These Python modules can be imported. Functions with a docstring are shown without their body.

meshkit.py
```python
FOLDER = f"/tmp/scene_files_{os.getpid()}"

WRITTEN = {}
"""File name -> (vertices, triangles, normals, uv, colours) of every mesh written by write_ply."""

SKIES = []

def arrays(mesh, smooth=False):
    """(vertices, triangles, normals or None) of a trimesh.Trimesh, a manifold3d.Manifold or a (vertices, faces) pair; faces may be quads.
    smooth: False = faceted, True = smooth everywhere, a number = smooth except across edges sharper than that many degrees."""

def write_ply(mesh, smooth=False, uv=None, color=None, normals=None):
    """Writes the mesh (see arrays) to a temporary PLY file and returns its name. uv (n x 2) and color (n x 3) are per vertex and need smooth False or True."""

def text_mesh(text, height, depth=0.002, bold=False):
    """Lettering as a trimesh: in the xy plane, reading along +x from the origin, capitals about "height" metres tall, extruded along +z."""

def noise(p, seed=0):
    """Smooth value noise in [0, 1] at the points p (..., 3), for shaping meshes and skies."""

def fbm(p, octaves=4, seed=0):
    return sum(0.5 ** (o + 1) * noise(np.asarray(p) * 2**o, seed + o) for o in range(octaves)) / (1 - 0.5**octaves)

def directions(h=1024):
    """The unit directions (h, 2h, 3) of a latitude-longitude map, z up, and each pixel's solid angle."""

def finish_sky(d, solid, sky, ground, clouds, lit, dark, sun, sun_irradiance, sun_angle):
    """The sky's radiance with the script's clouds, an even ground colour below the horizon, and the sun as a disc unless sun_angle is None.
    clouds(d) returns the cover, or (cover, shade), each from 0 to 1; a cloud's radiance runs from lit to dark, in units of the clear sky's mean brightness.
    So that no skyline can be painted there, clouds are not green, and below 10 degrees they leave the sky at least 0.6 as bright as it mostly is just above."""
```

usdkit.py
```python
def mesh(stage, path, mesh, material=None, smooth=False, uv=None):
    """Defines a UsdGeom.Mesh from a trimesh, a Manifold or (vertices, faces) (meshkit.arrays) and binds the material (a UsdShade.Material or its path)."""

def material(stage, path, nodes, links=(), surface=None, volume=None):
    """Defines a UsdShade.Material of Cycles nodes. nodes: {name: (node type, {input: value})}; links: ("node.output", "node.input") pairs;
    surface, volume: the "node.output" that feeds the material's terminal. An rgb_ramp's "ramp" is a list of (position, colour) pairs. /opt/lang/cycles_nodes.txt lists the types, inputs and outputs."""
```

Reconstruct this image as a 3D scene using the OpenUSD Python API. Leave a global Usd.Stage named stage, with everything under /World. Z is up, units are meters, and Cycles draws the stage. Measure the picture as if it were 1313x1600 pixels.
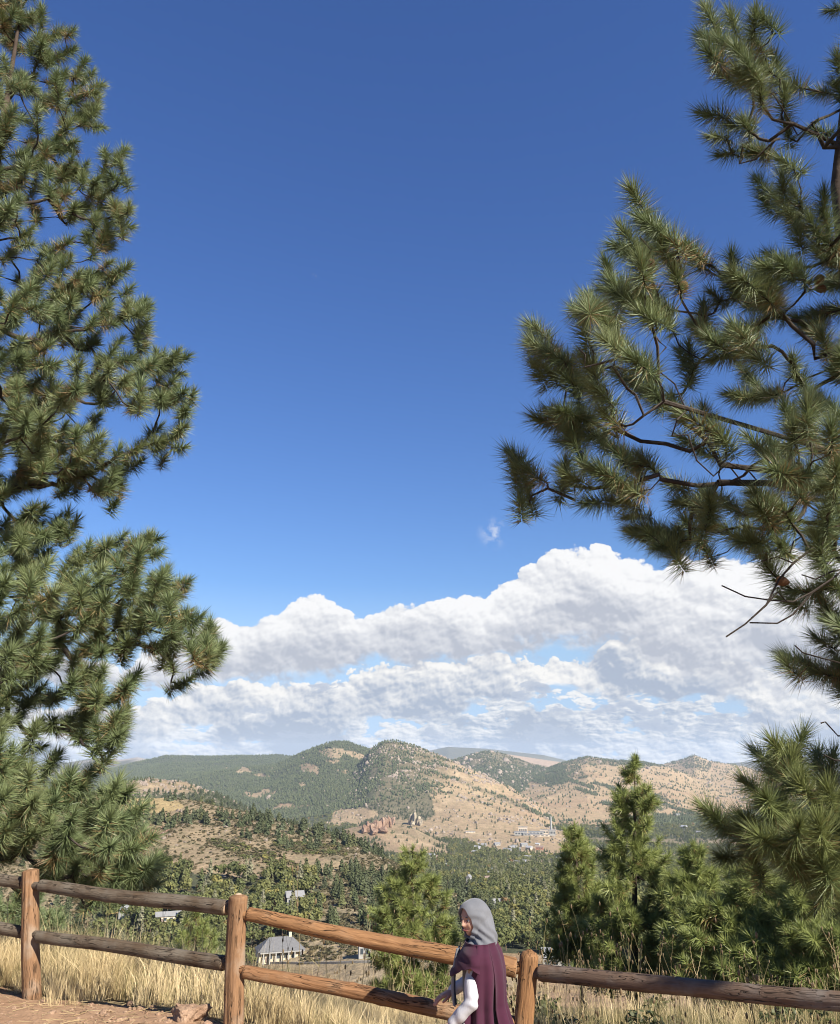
import math, random, numpy as np, trimesh, manifold3d, usdkit, meshkit
from pxr import Usd, UsdGeom, UsdLux, UsdShade, Sdf, Gf, Vt
from scipy.interpolate import RBFInterpolator
from scipy.spatial import cKDTree

stage = Usd.Stage.CreateInMemory()
UsdGeom.SetStageUpAxis(stage, "Z")
UsdGeom.SetStageMetersPerUnit(stage, 1.0)
WORLD = UsdGeom.Xform.Define(stage, "/World").GetPrim()
stage.SetDefaultPrim(WORLD)

# ------------------------------------------------------------------ camera, sky, sun, exposure
PITCH, FOC, PW, PH = math.radians(16.6), 1288.0, 1313.0, 1600.0
EXPOSURE = 1.3
SUN_AZ, SUN_EL = math.radians(137.0), math.radians(36.0)     # azimuth from +y (the view) clockwise
SKY_STRENGTH, SUN_INTENSITY = 0.0565, 1.25
SUN_DIR = np.array([math.sin(SUN_AZ) * math.cos(SUN_EL), math.cos(SUN_AZ) * math.cos(SUN_EL), math.sin(SUN_EL)])

cam = UsdGeom.Camera.Define(stage, "/World/camera")
cam.AddRotateXOp().Set(90 + math.degrees(PITCH))
cam.CreateHorizontalApertureAttr(36.0)
cam.CreateVerticalApertureAttr(36.0 * 1024 / 840)
cam.CreateFocalLengthAttr(36.0 * FOC / PW)
cam.CreateClippingRangeAttr(Gf.Vec2f(0.1, 200000))
cam.CreateExposureAttr(EXPOSURE)


class Ref(str):
    pass


class Graph:
    """A small builder for Cycles node graphs."""

    def __init__(self):
        self.nodes, self.links = {}, []

    def add(self, kind, out, **inputs):
        name = f"n{len(self.nodes)}"
        own = {}
        for k, v in inputs.items():
            if isinstance(v, Ref):
                self.links.append((str(v), f"{name}.{k}"))
            else:
                own[k] = v
        self.nodes[name] = (kind, own)
        return Ref(f"{name}.{out}")

    def math(self, op, a, b=0.0, c=0.0):
        return self.add("math", "value", math_type=op, value1=a, value2=b, value3=c)

    def vmath(self, op, a, b=(0, 0, 0)):
        return self.add("vector_math", "vector", math_type=op, vector1=a, vector2=b)

    def noise(self, vec, scale, detail=4.0, rough=0.5, dist=0.0, out="fac"):
        return self.add("noise_texture", out, vector=vec, scale=scale, detail=detail, roughness=rough, distortion=dist)

    def ramp(self, fac, stops):
        return self.add("rgb_ramp", "color", fac=fac, ramp=stops)

    def mix(self, fac, a, b, how="mix"):
        return self.add("mix_color", "result", fac=fac, a=a, b=b, blend_type=how)

    def map(self, v, a, b, c=0.0, d=1.0, kind="linear"):
        return self.add("map_range", "result", range_type=kind, value=v, from_min=a, from_max=b, to_min=c, to_max=d, clamp=True)

    def done(self, name, surface=None, volume=None):
        return usdkit.material(stage, "/World/Looks/" + name, self.nodes, self.links, surface=surface and str(surface), volume=volume and str(volume))


stage.DefinePrim("/World/Looks", "Scope")


def rays(px, py):
    """World directions through picture positions (in the photograph's pixels)."""
    px, py = np.asarray(px, float), np.asarray(py, float)
    a, b = (px - PW / 2) / FOC, (PH / 2 - py) / FOC
    c, s = math.cos(PITCH), math.sin(PITCH)
    d = np.stack(np.broadcast_arrays(a, c - b * s, s + b * c), -1)
    return d / np.linalg.norm(d, axis=-1, keepdims=True)


def azel(px, py):
    d = rays(px, py)
    return np.arctan2(d[..., 0], d[..., 1]), np.arctan2(d[..., 2], np.hypot(d[..., 0], d[..., 1]))


def at(px, py, Y):
    """The point seen at (px, py) that lies Y metres ahead."""
    d = rays(px, py)
    return d * (np.asarray(Y, float)[..., None] / d[..., 1:2])


def project(p):
    p = np.asarray(p, float)
    c, s = math.cos(PITCH), math.sin(PITCH)
    z = p[..., 1] * c + p[..., 2] * s
    z = np.where(z > 1e-6, z, 1e-6)
    return PW / 2 + FOC * p[..., 0] / z, PH / 2 - FOC * (p[..., 2] * c - p[..., 1] * s) / z


def sky_material():
    g = Graph()
    d = g.add("texture_coordinate", "generated")
    up = g.add("separate_xyz", "z", vector=d)
    dx, dy = g.add("separate_xyz", "x", vector=d), g.add("separate_xyz", "y", vector=d)
    high = g.add("combine_xyz", "vector", x=dx, y=dy, z=g.math("maximum", up, 0.13))    # above the brown band at the horizon
    sky = g.add("sky_texture", "color", sky_type="single_scattering", sun_disc=False, sun_elevation=SUN_EL, sun_rotation=SUN_AZ, altitude=1000.0, air_density=1.5, aerosol_density=0.0, ozone_density=8.0, vector=g.vmath("normalize", high))
    sky = g.add("hsv", "color", hue=0.514, saturation=1.10, value=1.0, fac=1.0, color=sky)
    x, y, z = (g.add("separate_xyz", o, vector=d) for o in "xyz")
    az = g.math("arctan2", x, y)
    el = g.math("arcsine", z)
    azn = g.map(az, -0.8, 0.8)

    def table(points, lift=0.0):
        """A height in radians as a function of azimuth, from picture points."""
        a, e = azel([p[0] for p in points], [p[1] for p in points])
        o = np.argsort(a)
        stops = [(float((aa + 0.8) / 1.6), (float((ee + lift) * 2),) * 3) for aa, ee in zip(a[o], e[o])]
        return g.math("multiply", g.ramp(azn, stops), 0.5)

    # cloud space: heaped puffs, lobed like cauliflower, each lit from the upper right
    p = g.add("combine_xyz", "vector", x=az, y=g.math("multiply", el, 1.25), z=0.0)
    warp = g.vmath("subtract", g.noise(p, 22.0, 3.0, 0.55, out="color"), (0.5, 0.5, 0.5))
    p = g.vmath("add", p, g.add("vector_math", "vector", math_type="scale", vector1=warp, scale=0.016))
    p_low = g.vmath("multiply", p, (1.0, 1.8, 1.0))
    sunward = (0.0036, 0.0060, 0.0)

    def puff(q, scale, z, rough=0.55, detail=3.0):
        """Lobes: high in the middle of each puff, with smaller puffs on it."""
        v = g.add("voronoi_texture", "distance", vector=g.vmath("add", q, (z * 1.7, z * 0.9, 0)), scale=scale, detail=detail, roughness=rough, lacunarity=2.1, feature="f1", dimensions="2D", use_normalize=True, randomness=1.0)
        n = g.noise(g.vmath("add", q, (0, 0, z + 40)), scale * 0.8, 6.0, 0.6)
        return g.math("add", g.math("multiply", g.math("subtract", 1.0, v), 0.62), g.math("multiply", n, 0.38))

    def lit(q, scale, z, rough=0.55, step=1.0, detail=3.0):
        a = puff(q, scale, z, rough, detail)
        b = puff(g.vmath("add", q, tuple(step * c for c in sunward)), scale, z, rough, detail)
        return a, g.math("subtract", a, b)

    big, bigd = lit(p, 20.0, 0.0, 0.55, 0.8)
    broad = g.noise(g.vmath("add", p, (0, 0, 3)), 7.0, 3.0, 0.5)
    broad2 = g.noise(g.vmath("add", p, (0.012, 0.022, 3)), 7.0, 3.0, 0.5)
    mid, midd = lit(p, 25.0, 3.1, 0.55, 0.75)
    fine, fined = lit(p_low, 27.0, 7.7, 0.55, 0.7)
    patch = g.noise(g.vmath("add", p_low, (4.4, 1.3, 9.0)), 10.0, 4.0, 0.5)

    top_a = table([(-400, 1010), (0, 1010), (200, 1040), (280, 992), (330, 966), (400, 970), (440, 955), (455, 936), (465, 930), (495, 926), (522, 943), (560, 968), (590, 952), (640, 945), (680, 938), (702, 931), (720, 936), (760, 930), (800, 903), (830, 876), (870, 860), (930, 852), (960, 862), (1000, 874), (1030, 888), (1060, 872), (1100, 868), (1150, 872), (1200, 862), (1313, 850), (1700, 900)])
    base_a = table([(-400, 1060), (200, 1062), (350, 1055), (500, 1046), (560, 1034), (650, 1030), (700, 1030), (800, 1012), (870, 1000), (920, 990), (1000, 1010), (1100, 1040), (1313, 1080), (1700, 1080)])
    top_b = table([(-400, 1090), (200, 1105), (270, 1088), (320, 1068), (400, 1062), (440, 1058), (500, 1072), (560, 1050), (620, 1036), (700, 1035), (760, 1022), (830, 1030), (880, 1034), (910, 1026), (950, 1002), (1100, 1000), (1200, 1060), (1313, 1075), (1700, 1060)])

    K = 0.408 / SKY_STRENGTH
    white, grey = tuple(K * c for c in (0.96, 0.96, 0.97)), tuple(K * c for c in (0.51, 0.545, 0.625))
    cream, blue = tuple(K * c for c in (0.97, 0.955, 0.93)), tuple(K * c for c in (0.43, 0.495, 0.61))
    clamp = lambda v: g.add("clamp", "result", value=v, min=0.0, max=1.0)
    diff = lambda a, b, k: g.math("multiply", g.math("subtract", a, b), k)

    # upper bank: cauliflower tops, broad soft shading, a grey base
    hA = g.math("add", g.math("subtract", top_a, el), diff(big, 0.62, 0.076))
    cA = g.map(hA, 0.0, 0.0036, kind="smoothstep")
    tA = g.math("divide", hA, g.math("maximum", g.math("subtract", top_a, base_a), 0.012))
    sA = clamp(g.math("subtract", g.math("add", g.math("multiply", g.map(tA, 0.2, 0.9), 0.95), diff(patch, 0.5, 0.9)), g.math("add", g.math("multiply", bigd, 4.6), diff(broad, broad2, 2.2))))
    colA = g.mix(sA, white, grey)
    cA = g.math("multiply", cA, g.map(g.math("add", tA, diff(mid, 0.6, 1.1)), 0.95, 1.25, 1.0, 0.0, kind="smoothstep"))
    # middle bank
    hB = g.math("add", g.math("subtract", top_b, el), diff(mid, 0.62, 0.085))
    tB = g.math("divide", hB, 0.055)
    cB = g.map(hB, 0.0, 0.003, kind="smoothstep")
    cB = g.math("multiply", cB, g.map(g.math("add", g.math("subtract", 1.0, g.math("multiply", tB, 0.5)), g.math("add", diff(patch, 0.5, 2.2), diff(mid, 0.6, 0.8))), 0.30, 0.50, kind="smoothstep"))
    sB = clamp(g.math("subtract", g.math("add", g.math("multiply", g.map(tB, 0.1, 1.0), 0.75), diff(patch, 0.42, 2.4)), g.math("multiply", midd, 5.4)))
    pale = tuple(K * c for c in (0.72, 0.77, 0.85))
    near_land = lambda top: g.map(el, 0.0, 0.06, top, 0.0)
    colB = g.mix(near_land(0.12), g.mix(sB, cream, blue), pale)
    # low puffs down to the horizon
    low = g.map(el, 0.0, 0.085, 1.0, 0.0)
    cC = g.math("multiply", g.map(g.math("add", g.math("add", fine, diff(patch, 0.5, 0.6)), g.math("multiply", low, 0.10)), 0.56, 0.615, kind="smoothstep"), g.map(g.math("subtract", top_b, el), 0.0, 0.03, kind="smoothstep"))
    sC = clamp(g.math("subtract", g.math("add", 0.45, diff(patch, 0.44, 2.4)), g.math("multiply", fined, 6.0)))
    colC = g.mix(near_land(0.08), g.mix(sC, cream, blue), pale)
    veil = g.math("multiply", g.map(el, 0.0, 0.20, 1.0, 0.0), 0.55)
    out = g.mix(veil, sky, tuple(K * c for c in (0.70, 0.78, 0.89)))
    out = g.mix(g.math("multiply", cC, 0.9), out, colC)
    out = g.mix(cB, out, colB)
    out = g.mix(cA, out, colA)
    # nearer grey scraps drifting in front of the lower banks
    scrap = g.math("add", g.math("multiply", g.noise(g.vmath("add", p_low, (2.2, 8.1, 5.5)), 15.0, 6.0, 0.52), 0.75), g.math("multiply", fine, 0.25))
    lowband = g.math("multiply", g.map(el, 0.100, 0.080, kind="smoothstep"), g.map(el, 0.008, 0.03, kind="smoothstep"))
    cD = g.math("multiply", g.map(scrap, 0.60, 0.63, kind="smoothstep"), lowband)
    out = g.mix(g.math("multiply", cD, 0.85), out, g.mix(g.map(scrap, 0.60, 0.72), tuple(K * c for c in (0.55, 0.61, 0.72)), tuple(K * c for c in (0.39, 0.46, 0.59))))
    # two tiny wisps high above
    for (wx, wy, rad) in ((772, 832, 0.024), (490, 432, 0.006)):
        w = rays(wx, wy)
        dist = g.add("vector_math", "value", math_type="distance", vector1=d, vector2=tuple(w))
        wn = g.noise(d, 60.0, 6.0, 0.65)
        wc = g.math("multiply", g.map(dist, 0.0, rad, 1.0, 0.0, kind="smoothstep"), g.map(wn, 0.47, 0.66))
        out = g.mix(g.math("multiply", wc, 0.55), out, white)
    bg = g.add("background_shader", "background", color=out, strength=SKY_STRENGTH)
    return g.done("sky_look", surface=bg)


dome = UsdLux.DomeLight.Define(stage, "/World/sky")
UsdShade.MaterialBindingAPI.Apply(dome.GetPrim()).Bind(sky_material())
dome.GetPrim().SetCustomDataByKey("kind", "structure")
sun = UsdLux.DistantLight.Define(stage, "/World/sun")
sun.CreateIntensityAttr(SUN_INTENSITY)
sun.CreateAngleAttr(0.53)
sun.CreateNormalizeAttr(True)
sun.CreateColorAttr(Gf.Vec3f(1.0, 0.93, 0.82))
sun.AddRotateXYZOp().Set(Gf.Vec3f(90 - math.degrees(SUN_EL), 0, -math.degrees(SUN_AZ) + 180))


# ------------------------------------------------------------------ helpers
taken = {}


def numbered(parent, name):
    k = taken.get((parent, name), -1) + 1
    taken[(parent, name)] = k
    return f"{parent}/{name}" if k == 0 else f"{parent}/{name}_{k:03d}"


def tag(prim, label=None, cat=None, group=None, kind=None):
    prim = prim.GetPrim() if hasattr(prim, "GetPrim") else prim
    for k, v in (("label", label), ("category", cat), ("group", group), ("kind", kind)):
        if v:
            prim.SetCustomDataByKey(k, v)
    return prim


def path_of(parent):
    return "/World" if parent is None else str(parent.GetPath())


def obj(name, mesh, mat, parent=None, smooth=False, uv=None):
    return usdkit.mesh(stage, numbered(path_of(parent), name), mesh, mat, smooth, uv).GetPrim()


def xf(name, loc=(0, 0, 0), rotz=0.0, scale=None, parent=None):
    x = UsdGeom.Xform.Define(stage, numbered(path_of(parent), name))
    x.AddTranslateOp().Set(Gf.Vec3d(*map(float, loc)))
    if rotz:
        x.AddRotateZOp().Set(math.degrees(rotz))
    if scale is not None:
        x.AddScaleOp().Set(Gf.Vec3f(*([float(scale)] * 3 if np.ndim(scale) == 0 else map(float, scale))))
    return x.GetPrim()


CLASSES = {}


def klass(name):
    """An abstract prim that copies refer to."""
    p = stage.CreateClassPrim("/World/Looks/" + name) if False else stage.CreateClassPrim("/prototypes_" + name)
    p.SetTypeName("Xform")
    return p


def copy_of(proto, name, loc, rotz, scale, label, cat, group):
    p = xf(name, loc, rotz, scale)
    p.GetReferences().AddInternalReference(proto.GetPath())
    p.SetInstanceable(True)
    return tag(p, label, cat, group)


def quats(rotz=None, mats=None):
    if mats is None:
        h = np.asarray(rotz) / 2
        return np.stack([np.cos(h), 0 * h, 0 * h, np.sin(h)], -1)
    from scipy.spatial.transform import Rotation
    q = Rotation.from_matrix(mats).as_quat()
    return q[:, [3, 0, 1, 2]]


def scatter(name, protos, pos, q, scale, idx, parent=None, kind="stuff"):
    """A PointInstancer; protos is a list of (mesh name, mesh, material, smooth)."""
    path = numbered(path_of(parent), name)
    pi = UsdGeom.PointInstancer.Define(stage, path)
    rel = pi.CreatePrototypesRel()
    for k, parts in enumerate(protos):
        x = UsdGeom.Xform.Define(stage, f"{path}/kind_{k:03d}")
        for nm, m, mat, sm in parts:
            usdkit.mesh(stage, f"{path}/kind_{k:03d}/{nm}", m, mat, sm)
        rel.AddTarget(x.GetPath())
    n = len(pos)
    pi.CreateProtoIndicesAttr(Vt.IntArray.FromNumpy(np.asarray(idx, np.int32)))
    pi.CreatePositionsAttr(Vt.Vec3fArray.FromNumpy(np.asarray(pos, np.float32)))
    pi.CreateOrientationsAttr(Vt.QuathArray([Gf.Quath(float(a), float(b), float(c), float(d)) for a, b, c, d in q]))
    s = np.asarray(scale, np.float32)
    if s.ndim == 1:
        s = np.repeat(s[:, None], 3, 1)
    pi.CreateScalesAttr(Vt.Vec3fArray.FromNumpy(np.ascontiguousarray(s)))
    if kind:
        pi.GetPrim().SetCustomDataByKey("kind", kind)
    return pi.GetPrim()


def color_primvar(prim, name, c):
    UsdGeom.PrimvarsAPI(prim).CreatePrimvar(name, Sdf.ValueTypeNames.Color3fArray, "vertex").Set(Vt.Vec3fArray.FromNumpy(np.asarray(c, np.float32)))


def noise2(x, y, scale, seed=0, octaves=4):
    x, y = np.broadcast_arrays(x, y)
    return meshkit.fbm(np.stack([x / scale, y / scale, np.full(x.shape, 0.37 + seed * 3.1)], -1), octaves, seed)


def sstep(x, a, b):
    t = np.clip((np.asarray(x, float) - a) / (b - a), 0, 1)
    return t * t * (3 - 2 * t)


def tube(points, radii, sides=6, cap=True):
    """A tapered tube along points."""
    p, r = np.asarray(points, float), np.asarray(radii, float)
    n = len(p)
    t = np.gradient(p, axis=0)
    t /= np.maximum(np.linalg.norm(t, axis=1, keepdims=True), 1e-9)
    ref = np.array([0.31, 0.17, 0.93]) if abs(t[0, 2]) < 0.9 else np.array([1.0, 0.1, 0])
    u = np.cross(t, ref)
    u /= np.maximum(np.linalg.norm(u, axis=1, keepdims=True), 1e-9)
    w = np.cross(t, u)
    a = np.linspace(0, 2 * np.pi, sides, endpoint=False)
    v = (p[:, None] + r[:, None, None] * (np.cos(a)[None, :, None] * u[:, None] + np.sin(a)[None, :, None] * w[:, None])).reshape(-1, 3)
    i, j = np.meshgrid(np.arange(n - 1), np.arange(sides), indexing="ij")
    a0, a1 = i * sides + j, i * sides + (j + 1) % sides
    f = np.concatenate([np.stack([a0, a1, a1 + sides], -1).reshape(-1, 3), np.stack([a0, a1 + sides, a0 + sides], -1).reshape(-1, 3)])
    f = f[:, ::-1]
    if cap:
        k = np.arange(1, sides - 1)
        f = np.concatenate([f, np.stack([0 * k, k, k + 1], -1), (n - 1) * sides + np.stack([0 * k, k + 1, k], -1)])
    return v, f


def join(parts):
    vs, fs, n = [], [], 0
    for v, f in parts:
        vs.append(np.asarray(v)), fs.append(np.asarray(f) + n)
        n += len(v)
    return np.vstack(vs), np.vstack(fs)


def box(cx, cy, cz, sx, sy, sz):
    m = trimesh.creation.box((sx, sy, sz))
    return np.array(m.vertices) + (cx, cy, cz), np.array(m.faces)
# ------------------------------------------------------------------ the lie of the land
BASE_R = [0, 3, 6, 10, 14, 22, 50, 150, 300, 430, 860, 1300, 2000, 2800, 3500, 6000, 12000, 20000, 27000]
BASE_Z = [-1.66, -1.70, -1.95, -2.7, -3.7, -6.3, -14.6, -44, -73, -89, -130, -174, -232, -268, -277, -283, -290, -295, -300]
NEAR_POINTS = np.array([(-3.12,7.25,-1.8),(-1.26,6.35,-1.77),(0.71,6.05,-2.3),(0.4,5.42,-2.45),(2.55,4.7,-2.45),(0,0,-1.66),(-2.6,5.6,-1.71),(-1.2,5.2,-1.76),(3,2,-2.1),(-4,2,-1.6),(0,-5,-1.5),(5,-4,-1.7),(-5,-4,-1.4),(-6,7.5,-1.72),(-5.5,9.5,-2.0),(-2.2,9,-2.25),(-2,12,-3.1),(-0.8,8,-2.3),(0.3,8.5,-2.75),(1,9,-2.72),(3,8,-2.62),(1.5,13,-3.75),(5,12,-3.35),(-7,13,-2.9),(0,22,-6.4),(5,19,-5.3),(-8,20,-5.3),(9,16,-4.6),(7,7,-2.5),(9,2,-2.5),(-10,3,-1.5),(-10,10,-2),(0,-11,-1.4),(11,-8,-1.6),(-11,-8,-1.3)], float)
NEAR = RBFInterpolator(NEAR_POINTS[:, :2], NEAR_POINTS[:, 2], kernel="thin_plate_spline", smoothing=0.01)

HILLS = [  # crest: (picture x, picture y, distance); width of the near slope; concavity; roughness (m); noise size (m)
    ("blue_range", [(600, 1192, 16000), (640, 1180, 16000), (680, 1171, 16000), (700, 1167, 16000), (760, 1170, 16000), (850, 1180, 16000), (900, 1192, 16000)], 3500, 1.2, 45, 1700),
    ("east_range", [(1060, 1200, 16000), (1130, 1194, 16000), (1180, 1189, 16000), (1250, 1186, 16000), (1400, 1180, 16000)], 3500, 1.2, 25, 2000),
    ("pink_range", [(700, 1200, 12500), (730, 1188, 12500), (755, 1177, 12500), (790, 1178, 12500), (850, 1187, 12500), (900, 1194, 12500)], 3000, 1.3, 40, 1300),
    ("west_range", [(-100, 1196, 11500), (60, 1196, 11500), (110, 1191, 11500), (150, 1184, 11500), (190, 1187, 11500), (215, 1183, 11500), (250, 1190, 11500), (330, 1205, 11500)], 3600, 1.3, 45, 1100),
    ("long_ridge", [(-50, 1220, 8600), (100, 1212, 8600), (170, 1203, 8600), (215, 1191, 8600), (260, 1181, 8600), (330, 1182, 8600), (440, 1180, 8600), (480, 1186, 8600), (560, 1205, 8600)], 3600, 1.25, 42, 900),
    ("fold", [(120, 1228, 6600), (200, 1218, 6600), (330, 1206, 6500), (420, 1196, 6400), (500, 1190, 6300), (560, 1200, 6200)], 2600, 1.3, 40, 700),
    ("broad_peak", [(380, 1222, 6200), (430, 1196, 6200), (460, 1182, 6200), (490, 1169, 6150), (520, 1159, 6100), (545, 1160, 6100), (575, 1170, 6050), (610, 1188, 6000), (640, 1205, 6000)], 2600, 1.3, 36, 620),
    ("rocky_peak", [(480, 1262, 5000), (530, 1225, 5100), (560, 1196, 5150), (580, 1170, 5150), (600, 1158, 5150), (618, 1157, 5150), (650, 1166, 5100), (690, 1182, 5000), (720, 1195, 4900), (760, 1213, 4800), (800, 1234, 4700), (840, 1258, 4500), (870, 1280, 4400)], 1900, 1.25, 30, 420),
    ("knob_ridge", [(670, 1205, 8000), (700, 1190, 8000), (740, 1178, 8000), (765, 1173, 8000), (790, 1179, 8000), (830, 1194, 8000), (870, 1204, 7900), (920, 1222, 7800)], 2600, 1.3, 40, 600),
    ("tan_ridge", [(800, 1226, 7600), (840, 1207, 7700), (880, 1192, 7800), (915, 1182, 7800), (960, 1188, 7900), (1000, 1190, 8000), (1040, 1197, 8100), (1080, 1212, 8200)], 3700, 1.15, 34, 600),
    ("spur", [(770, 1288, 4300), (800, 1272, 4600), (840, 1250, 5000), (880, 1235, 5600), (920, 1228, 6000), (960, 1236, 6200), (990, 1250, 6200)], 1200, 1.2, 16, 400),
    ("cone_ridge", [(980, 1208, 11000), (1020, 1198, 11000), (1060, 1189, 11000), (1085, 1180, 11000), (1110, 1189, 11000), (1160, 1197, 11000), (1200, 1210, 11000), (1240, 1222, 11000)], 5200, 1.15, 36, 800),
    ("stony_knob", [(130, 1246, 2300), (170, 1230, 2300), (205, 1220, 2300), (232, 1216, 2300), (290, 1222, 2300), (340, 1240, 2250), (390, 1265, 2200), (430, 1290, 2150)], 900, 1.2, 12, 180),
    ("near_hill", [(-250, 1215, 1050), (-100, 1222, 1050), (60, 1236, 1040), (150, 1246, 1020), (200, 1248, 1000), (250, 1247, 980), (300, 1250, 960), (350, 1262, 940), (400, 1271, 920), (450, 1286, 890), (500, 1300, 860), (560, 1320, 820), (610, 1344, 800), (660, 1372, 780), (690, 1392, 770)], 500, 1.15, 7, 120),
    ("red_rock_hill", [(470, 1342, 2500), (500, 1312, 2600), (525, 1298, 2700), (565, 1290, 2750), (600, 1286, 2750), (650, 1296, 2750), (690, 1318, 2700), (720, 1336, 2650)], 430, 1.15, 6, 120),
]


def base_height(az, r):
    x, y = r * np.sin(az), r * np.cos(az)
    z = np.interp(r, BASE_R, BASE_Z)
    k = sstep(r, 60, 400)
    z = z + k * (noise2(x, y, 420, 5, 4) - 0.5) * np.minimum(26, r * 0.03) * sstep(8000 - r, 0, 4000)
    near = r < 30
    if near.any():
        nz = NEAR(np.stack([x[near], y[near]], -1))
        w = sstep(r[near], 14, 29)
        nz = nz + 0.05 * (noise2(x[near], y[near], 1.3, 2, 4) - 0.5)
        z[near] = nz * (1 - w) + z[near] * w
    return z


PREP = []
for name, crest, width, conc, amp, size in HILLS:
    c = np.array(crest, float)
    a, e = azel(c[:, 0], c[:, 1])
    PREP.append((name, a, c[:, 2], c[:, 2] * np.tan(e), width, conc, amp, size))


def height(az, r, which=False):
    az, r = (np.array(q, float).ravel() for q in np.broadcast_arrays(az, r))
    z = base_height(az, r)
    best = np.zeros(len(z), int)
    x, y = r * np.sin(az), r * np.cos(az)
    for k, (name, a, rc, zc, width, conc, amp, size) in enumerate(PREP):
        sel = (r > rc.min() - width * 1.05) & (r < rc.max() + width * 1.5) & (az > a[0] - 0.25) & (az < a[-1] + 0.25)
        if not sel.any():
            continue
        A, R, X, Y = az[sel], r[sel], x[sel], y[sel]
        rr = np.interp(A, a, rc)
        zz = np.interp(A, a, zc)
        side = np.maximum(np.maximum(a[0] - A, A - a[-1]), 0) * rr
        zz = zz - side * 0.30
        b0 = np.interp(rr, BASE_R, BASE_Z)
        t = np.where(R < rr, (rr - R) / width, (R - rr) / (width * 1.4))
        prof = np.clip(1 - t, 0, 1) ** conc
        n = meshkit.fbm(np.stack([X / size, Y / size, np.full(X.shape, 7.3 * k)], -1), 5, k)
        gul = 1 - np.abs(2 * meshkit.fbm(np.stack([X / size * 1.3, Y / size * 0.8, np.full(X.shape, 2.3 * k)], -1), 4, k + 40) - 1) * 2
        body = sstep(t, 0.0, 0.12) * (1 - t).clip(0, 1)
        h = np.interp(R, BASE_R, BASE_Z) + (zz - b0) * prof + amp * body * ((n - 0.5) * 2.0 + (gul - 0.45) * 1.0) + amp * 0.22 * (n - 0.5) * (t < 1)
        better = h > z[sel]
        idx = np.nonzero(sel)[0][better]
        z[idx] = h[better]
        best[idx] = k + 1
    return (z, best) if which else z


def ground_at(x, y):
    x, y = np.asarray(x, float), np.asarray(y, float)
    return height(np.arctan2(x, y), np.hypot(x, y)).reshape(x.shape)


# how wooded each place is and what colour its soil has, drawn as regions of the view and laid on the land
def inside(px, py, poly):
    poly = np.asarray(poly, float)
    r = np.zeros(px.shape, bool)
    j = len(poly) - 1
    for i in range(len(poly)):
        (x0, y0), (x1, y1) = poly[i], poly[j]
        if y0 != y1:
            r ^= ((y0 > py) != (y1 > py)) & (px < (x1 - x0) * (py - y0) / (y1 - y0) + x0)
        j = i
    return r


def ell(px, py, cx, cy, rx, ry, tilt=0.0):
    c, s = math.cos(tilt), math.sin(tilt)
    u, v = (px - cx) * c + (py - cy) * s, -(px - cx) * s + (py - cy) * c
    return (u / rx) ** 2 + (v / ry) ** 2 < 1


NAMES = ["base"] + [h[0] for h in HILLS]


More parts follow.
